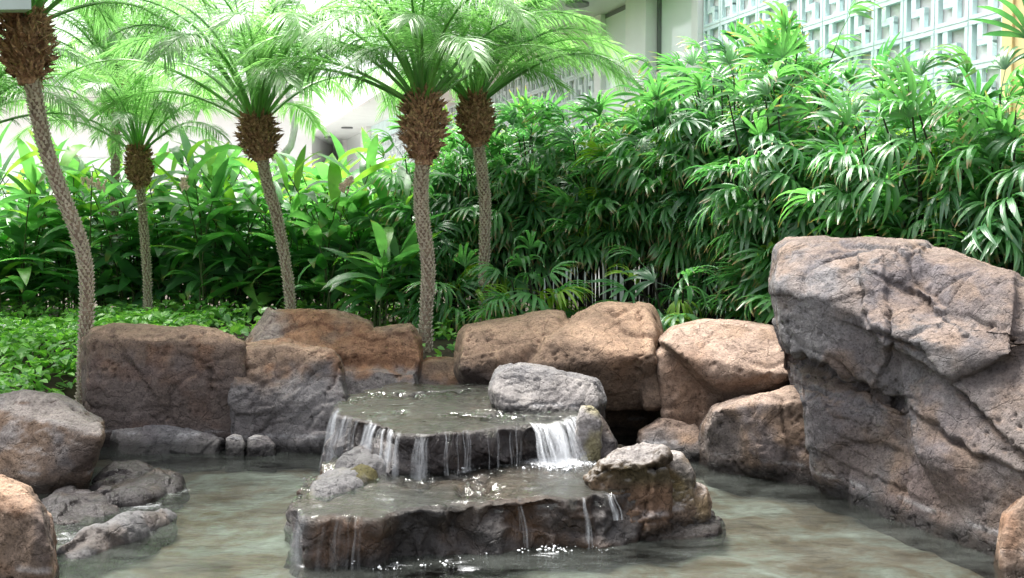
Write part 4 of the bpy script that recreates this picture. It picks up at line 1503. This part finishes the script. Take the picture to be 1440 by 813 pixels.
def frame(origin, heading, el, roll, sc):
    """leaf matrix: local X out along heading/elevation, Z up"""
    return Matrix.Translation(origin) @ Matrix.Rotation(heading, 4, 'Z') @ Matrix.Rotation(-el, 4, 'Y') @ Matrix.Rotation(roll, 4, 'X') @ Matrix.Scale(sc, 4)


def ginger(x, y, h, label, ns=11, seed=0, spread=0.45, group='ginger plants behind the palms', young=0.08, low=0.3, flowers=0):
    rd = random.Random(seed)
    z = float(ground_z(x, y))
    root = empty('ginger_plant', (x, y, z), label, 'ginger plant', group)
    for s in range(ns):
        a = rd.uniform(0, 2 * math.pi)
        bx, by = math.cos(a) * rd.random() * spread, math.sin(a) * rd.random() * spread
        hh = h * (rd.uniform(0.72, 1.05) if s < ns * 0.65 else rd.uniform(0.4, 0.72))
        lean = rd.uniform(0.12, 0.42)
        la = rd.gauss(-math.pi / 2, 1.2)
        pts = []
        for i in range(7):
            t = i / 6
            pts.append(Vector((bx + math.cos(la) * lean * hh * t ** 2, by + math.sin(la) * lean * hh * t ** 2, hh * t * (1 - 0.10 * t))))
        m = MB()
        m.tube(pts, [0.012 - 0.007 * i / 6 for i in range(7)], 5)
        m.build('stem', M_STEM, root)
        pa = rd.uniform(0, math.pi)
        nl = rd.randint(9, 12)
        for k in range(nl):
            t = low + (1 - low) * (k + rd.random() * 0.5) / nl
            xx = min(t, 0.999) * 6
            i = int(xx)
            q = pts[i].lerp(pts[i + 1], xx - i)
            hd = pa + (k % 2) * math.pi + rd.gauss(0, 0.45)
            el = R(rd.uniform(10, 45)) if t < 0.85 else R(rd.uniform(30, 78))
            yg = rd.random() < young * (2.5 if t > 0.8 else 0.6)
            me = (G_LEAF_Y if yg else G_LEAF)[rd.randrange(5)]
            link('leaf', me, root, frame(q, hd, el, rd.gauss(0, 0.3), rd.uniform(0.95, 1.5)))
    for k in range(flowers):
        m = MB()
        for j in range(26):
            c = Vector((rd.gauss(0, 0.012) + j * 0.005, rd.gauss(0, 0.012), rd.gauss(0, 0.012) - (j * 0.0016) ** 1.1 * 2))
            m.tube([c, c + Vector((rd.uniform(-1, 1), rd.uniform(-1, 1), rd.uniform(-1, 0.4))) * 0.016, c + Vector((0, 0, -0.028))], [0.004, 0.009, 0.003], 5)
        o = m.build('flower_cluster', M_FLOWER, root)
        o.location = (rd.uniform(-0.3, 0.3), -0.85, h * 0.86)
        o.scale = (1.7, 1.7, 1.7)
        o.rotation_euler = (0, 0, rd.uniform(0, 6))
    return root


def rhapis(x, y, h, label, ns=14, seed=0, spread=0.4, group='fan palms along the building', young=0.025, low=0.35, dens=8, out=None):
    rd = random.Random(seed)
    z = float(ground_z(x, y))
    root = empty('fan_palm', (x, y, z), label, 'fan palm', group)
    for s in range(ns):
        a = rd.uniform(0, 2 * math.pi)
        r0 = rd.random() ** 0.6 * spread
        bx, by = math.cos(a) * r0, math.sin(a) * r0
        hh = h * (rd.uniform(0.5, 1.0) if s > ns * 0.3 else rd.uniform(0.85, 1.0))
        lx, ly = math.cos(a) * 0.22 * hh * rd.random() - 0.05, math.sin(a) * 0.22 * hh * rd.random() - 0.12
        pts = [Vector((bx + lx * t * t, by + ly * t * t, hh * t)) for t in (0, 0.25, 0.5, 0.75, 1)]
        m = MB()
        m.tube(pts, [0.011, 0.011, 0.010, 0.009, 0.006], 5)
        m.build('cane', M_CANE, root)
        lw = low * h / hh
        for k in range(dens):
            t = lw + (1 - lw) * ((k + rd.random()) / dens) ** 0.8
            if t > 1:
                continue
            xx = min(t, 0.999) * 4
            i = int(xx)
            q = pts[i].lerp(pts[i + 1], xx - i)
            hd = k * 2.4 + rd.uniform(-0.6, 0.6) + a
            if rd.random() < 0.3:
                hd = rd.gauss(-2.1, 0.9)
            el = R(rd.uniform(-30, 25)) if t < 0.92 else R(rd.uniform(20, 75))
            me = (F_LEAF_Y if rd.random() < young else F_LEAF)[rd.randrange(7)]
            link('leaf', me, root, frame(q, hd, el, rd.gauss(0, 0.4), rd.uniform(0.8, 1.18)))
    return root


# ginger thicket on the left
gi = [(-8, 10.9, 'ginger plant at the left edge, left of the leaning palm trunk', 2.0, 2), (62, 11.3, 'ginger plant rising between the left edge and the leaning palm trunk', 2.05, 0),
      (150, 11.2, 'ginger plant between the leaning palm and the shortest palm', 1.95, 1), (235, 11.6, 'ginger plant just right of the shortest palm trunk', 2.0, 0),
      (310, 11.2, 'ginger plant midway between the shortest palm and the third palm', 2.0, 1), (372, 11.6, 'ginger plant directly behind the third palm trunk', 2.1, 0),
      (452, 11.0, 'ginger plant just right of the third palm trunk', 2.05, 0), (520, 10.7, 'ginger plant with broad drooping leaves just left of the thickest palm', 1.95, 1)]
for k, (px, Y, lb, h, fl_) in enumerate(gi):
    q = P(px, 440, Y)
    ginger(q.x, q.y, h * 0.92, lb, ns=15, seed=40 + k, flowers=fl_, low=0.14, spread=0.55)
GW = ['beyond the left edge', 'left of the leaning palm trunk', 'right behind the leaning palm trunk', 'behind the shortest palm', 'right of the shortest palm crown',
      'left of the third palm crown', 'below the pale forked tree', 'below the paddle-leaved plant', 'left of the thickest palm trunk']
for k, px in enumerate((-60, 25, 110, 195, 275, 345, 415, 490, 560)):
    q = P(px, 440, 12.9 + (k % 2) * 0.5)
    ginger(q.x, q.y, 2.05, 'taller rear ginger with bright top leaves showing ' + GW[k], ns=17, seed=60 + k, young=0.14, low=0.14, group='rear row of ginger')
# low broad plant in front of the ginger beside the thickest palm
q = P(538, 450, 9.9)
ginger(q.x, q.y, 1.0, 'low ginger plant with hanging leaves right behind the long terracotta boulder', ns=5, seed=81, spread=0.2, low=0.4)

# fan palm hedge along the building
rh = [(615, 10.8, 1.8, 'fan palm just right of the thickest palm trunk'), (655, 11.3, 2.0, 'fan palm between the two right-hand date palm trunks'),
      (712, 11.0, 2.1, 'fan palm right of the rightmost date palm trunk'), (765, 10.9, 2.1, 'fan palm behind the left half of the tan boulder'),
      (820, 10.6, 1.95, 'fan palm behind the peak of the tan boulder'), (878, 10.3, 1.95, 'fan palm behind the right end of the tan boulder'),
      (935, 9.9, 2.05, 'fan palm behind the gap between tan and pinkish boulders'), (990, 9.5, 2.3, 'tall fan palm below the white column, behind the pinkish boulder'),
      (1018, 9.6, 2.5, 'leafy fan palm just left of the tallest fan palm'), (1075, 8.9, 2.45, 'leafy fan palm just right of the tallest fan palm'),
      (1045, 9.1, 2.7, 'tallest fan palm with upright pointed leaves below the left end of the breeze blocks'), (1105, 8.5, 2.25, 'fan palm rising behind the left end of the giant boulder'),
      (1170, 8.1, 2.2, 'fan palm behind the flat crown of the giant boulder'), (1235, 7.8, 1.98, 'dark fan palm behind the middle of the giant boulder'),
      (1300, 7.5, 2.1, 'fan palm behind the right slope of the giant boulder, in front of the breeze blocks'), (1365, 7.2, 2.25, 'fan palm near the right edge in front of the block wall corner'),
      (1430, 6.9, 2.35, 'fan palm at the right edge against the yellow wall')]
for k, (px, Y, h, lb) in enumerate(rh):
    q = P(px, 440, Y)
    rhapis(q.x, q.y, h, lb, ns=18, seed=100 + k, dens=11, low=0.42 if 740 < px < 1000 else 0.24)
RW = ['behind the rightmost date palm trunk', 'fourth from the left of its row', 'above the left half of the tan boulder', 'above the peak of the tan boulder', 'above the right end of the tan boulder',
      'below the sill of the glazed bay', 'below the white column', 'behind the tallest fan palm', 'above the left end of the giant boulder', 'above the flat crown of the giant boulder',
      'above the middle of the giant boulder', 'above the right slope of the giant boulder', 'next to the yellow wall end']
RW[1] = 'right of the rightmost date palm'
for k, px in enumerate((690, 745, 800, 850, 905, 960, 1015, 1075, 1140, 1205, 1275, 1345, 1410)):
    Y = 12.2 - (px - 690) * 0.0058
    q = P(px, 440, Y)
    rhapis(q.x, q.y, 2.25 if px < 930 else (2.45 if px < 1100 else 1.9), 'rear fan palm against the building, mostly hidden, ' + RW[k], ns=13, seed=130 + k, dens=8, low=0.5 if 740 < px < 1000 else 0.3, group='rear row of fan palms')
for k, (px, py, Y, h, lb) in enumerate([(630, 470, 10.0, 0.6, 'low fan palm shoot between the two right-hand palm trunks'), (745, 450, 9.2, 0.6, 'low young fan palm behind the left part of the tan boulder'),
                                        (945, 455, 8.6, 0.7, 'low bushy fan palm in the notch right of the tan boulder'), (1098, 450, 8.1, 0.5, 'small fan palm squeezed against the left side of the giant boulder')]):
    q = P(px, py, Y)
    rhapis(q.x, q.y, h, lb, ns=6, seed=170 + k, dens=6, low=0.15, spread=0.22, group='low young fan palms', young=0.2)

# pale branching tree behind the third palm
tr = empty('plumeria_tree', P(405, 460, 13.2), 'pale bare-barked branching tree behind the third date palm', 'tree')
tr.location.z = 0.6
b = tr.location
q = lambda x, y, Y=13.2: P(x, y, Y) - b
m = MB()
m.tube([Vector((0, 0, -0.1)), q(404, 300), q(400, 260), q(392, 225)], [0.09, 0.085, 0.08, 0.07], 10)
m.build('trunk', M_PLUM, tr, True)
for ln in ([(392, 228), (408, 205), (414, 180), (412, 155), (404, 128), (390, 100), (385, 60)], [(394, 232), (380, 205), (372, 180), (360, 140)]):
    m = MB()
    m.tube([q(*k) for k in ln], list(np.linspace(0.062, 0.03, len(ln))), 8)
    m.build('limb', M_PLUM, tr, True)
# broad bright paddle leaves standing above the ginger
pp = empty('paddle_plant', P(462, 300, 12.4), 'tall plant with broad upright yellow-green paddle leaves above the ginger', 'plant')
for k, (hd, el, sc) in enumerate(((0.2, 80, 1.0), (2.6, 70, 0.8), (-0.9, 60, 0.85), (3.6, 55, 0.7), (1.4, 84, 0.9), (-2.0, 50, 0.75))):
    m = MB()
    blade(m, 0.9, 0.24, 0.5, 0.25, seg=8, peak=0.6, tipw=0.05)
    o = m.build('leaf', M_GINGER_Y if k % 2 == 0 else M_GINGER, pp, True)
    o.matrix_basis = frame(Vector((0, 0, 0.0)), hd, R(el), 0.2, sc)
m = MB()
m.tube([(0, 0, -1.5), (0, 0, 0.05)], [0.04, 0.03], 8)
m.build('stem', M_STEM, pp)


# ------------------------------------------------------------------ ground cover
def ground_cover():
    n = 11500
    vs, fs = [], []
    rd = random.Random(5)
    cnt = 0
    shape = [(0, 0, 0), (0.42, -0.42, 0.10), (0.95, -0.30, 0.02), (1.35, 0, -0.18), (0.95, 0.30, 0.02), (0.42, 0.42, 0.10), (0.7, 0, -0.03)]
    tri = [(0, 1, 6), (1, 2, 6), (2, 3, 6), (3, 4, 6), (4, 5, 6), (5, 0, 6)]
    while cnt < n:
        if rd.random() < 0.62:
            x, y = rd.uniform(-6.2, -3.0), rd.uniform(6.3, 10.8)
        else:
            x, y = rd.uniform(-6.5, 3.2), rd.uniform(8.0, 11.9)
        if float(pond_mask(np.array([x]), np.array([y]))[0]) > 0.45 or y > 11.9 - 0.6 * max(0, x):
            continue
        hgt = 0.10 + 0.16 * float(sstep(10.2, 11.2, np.array(y))) + 0.13 * (0.5 + 0.5 * math.sin(x * 4.1) * math.cos(y * 3.7)) * 1.2
        z = float(ground_z(x, y)) + rd.uniform(0.25, 1.0) * hgt
        s = rd.uniform(0.045, 0.092)
        Mx = Matrix.Translation((x, y, z)) @ Matrix.Rotation(rd.uniform(0, 6.283), 3, 'Z').to_4x4() @ Matrix.Rotation(R(rd.gauss(18, 24)), 4, 'Y') @ Matrix.Rotation(rd.gauss(0, 0.35), 4, 'X') @ Matrix.Scale(s, 4)
        b0 = len(vs)
        vs.extend(tuple(Mx @ Vector(q)) for q in shape)
        fs.extend(tuple(b0 + i for i in t) for t in tri)
        cnt += 1
    o = mesh_obj('ground_cover', vs, fs, M_IVY)
    at = o.data.attributes.new('leaf_shade', 'FLOAT', 'POINT')
    at.data.foreach_set('value', np.repeat(rng.random(n), len(shape)))
    tag(o, 'bright green low vine leaves carpeting the bank behind the rocks', 'ground cover', None, 'stuff')


ground_cover()
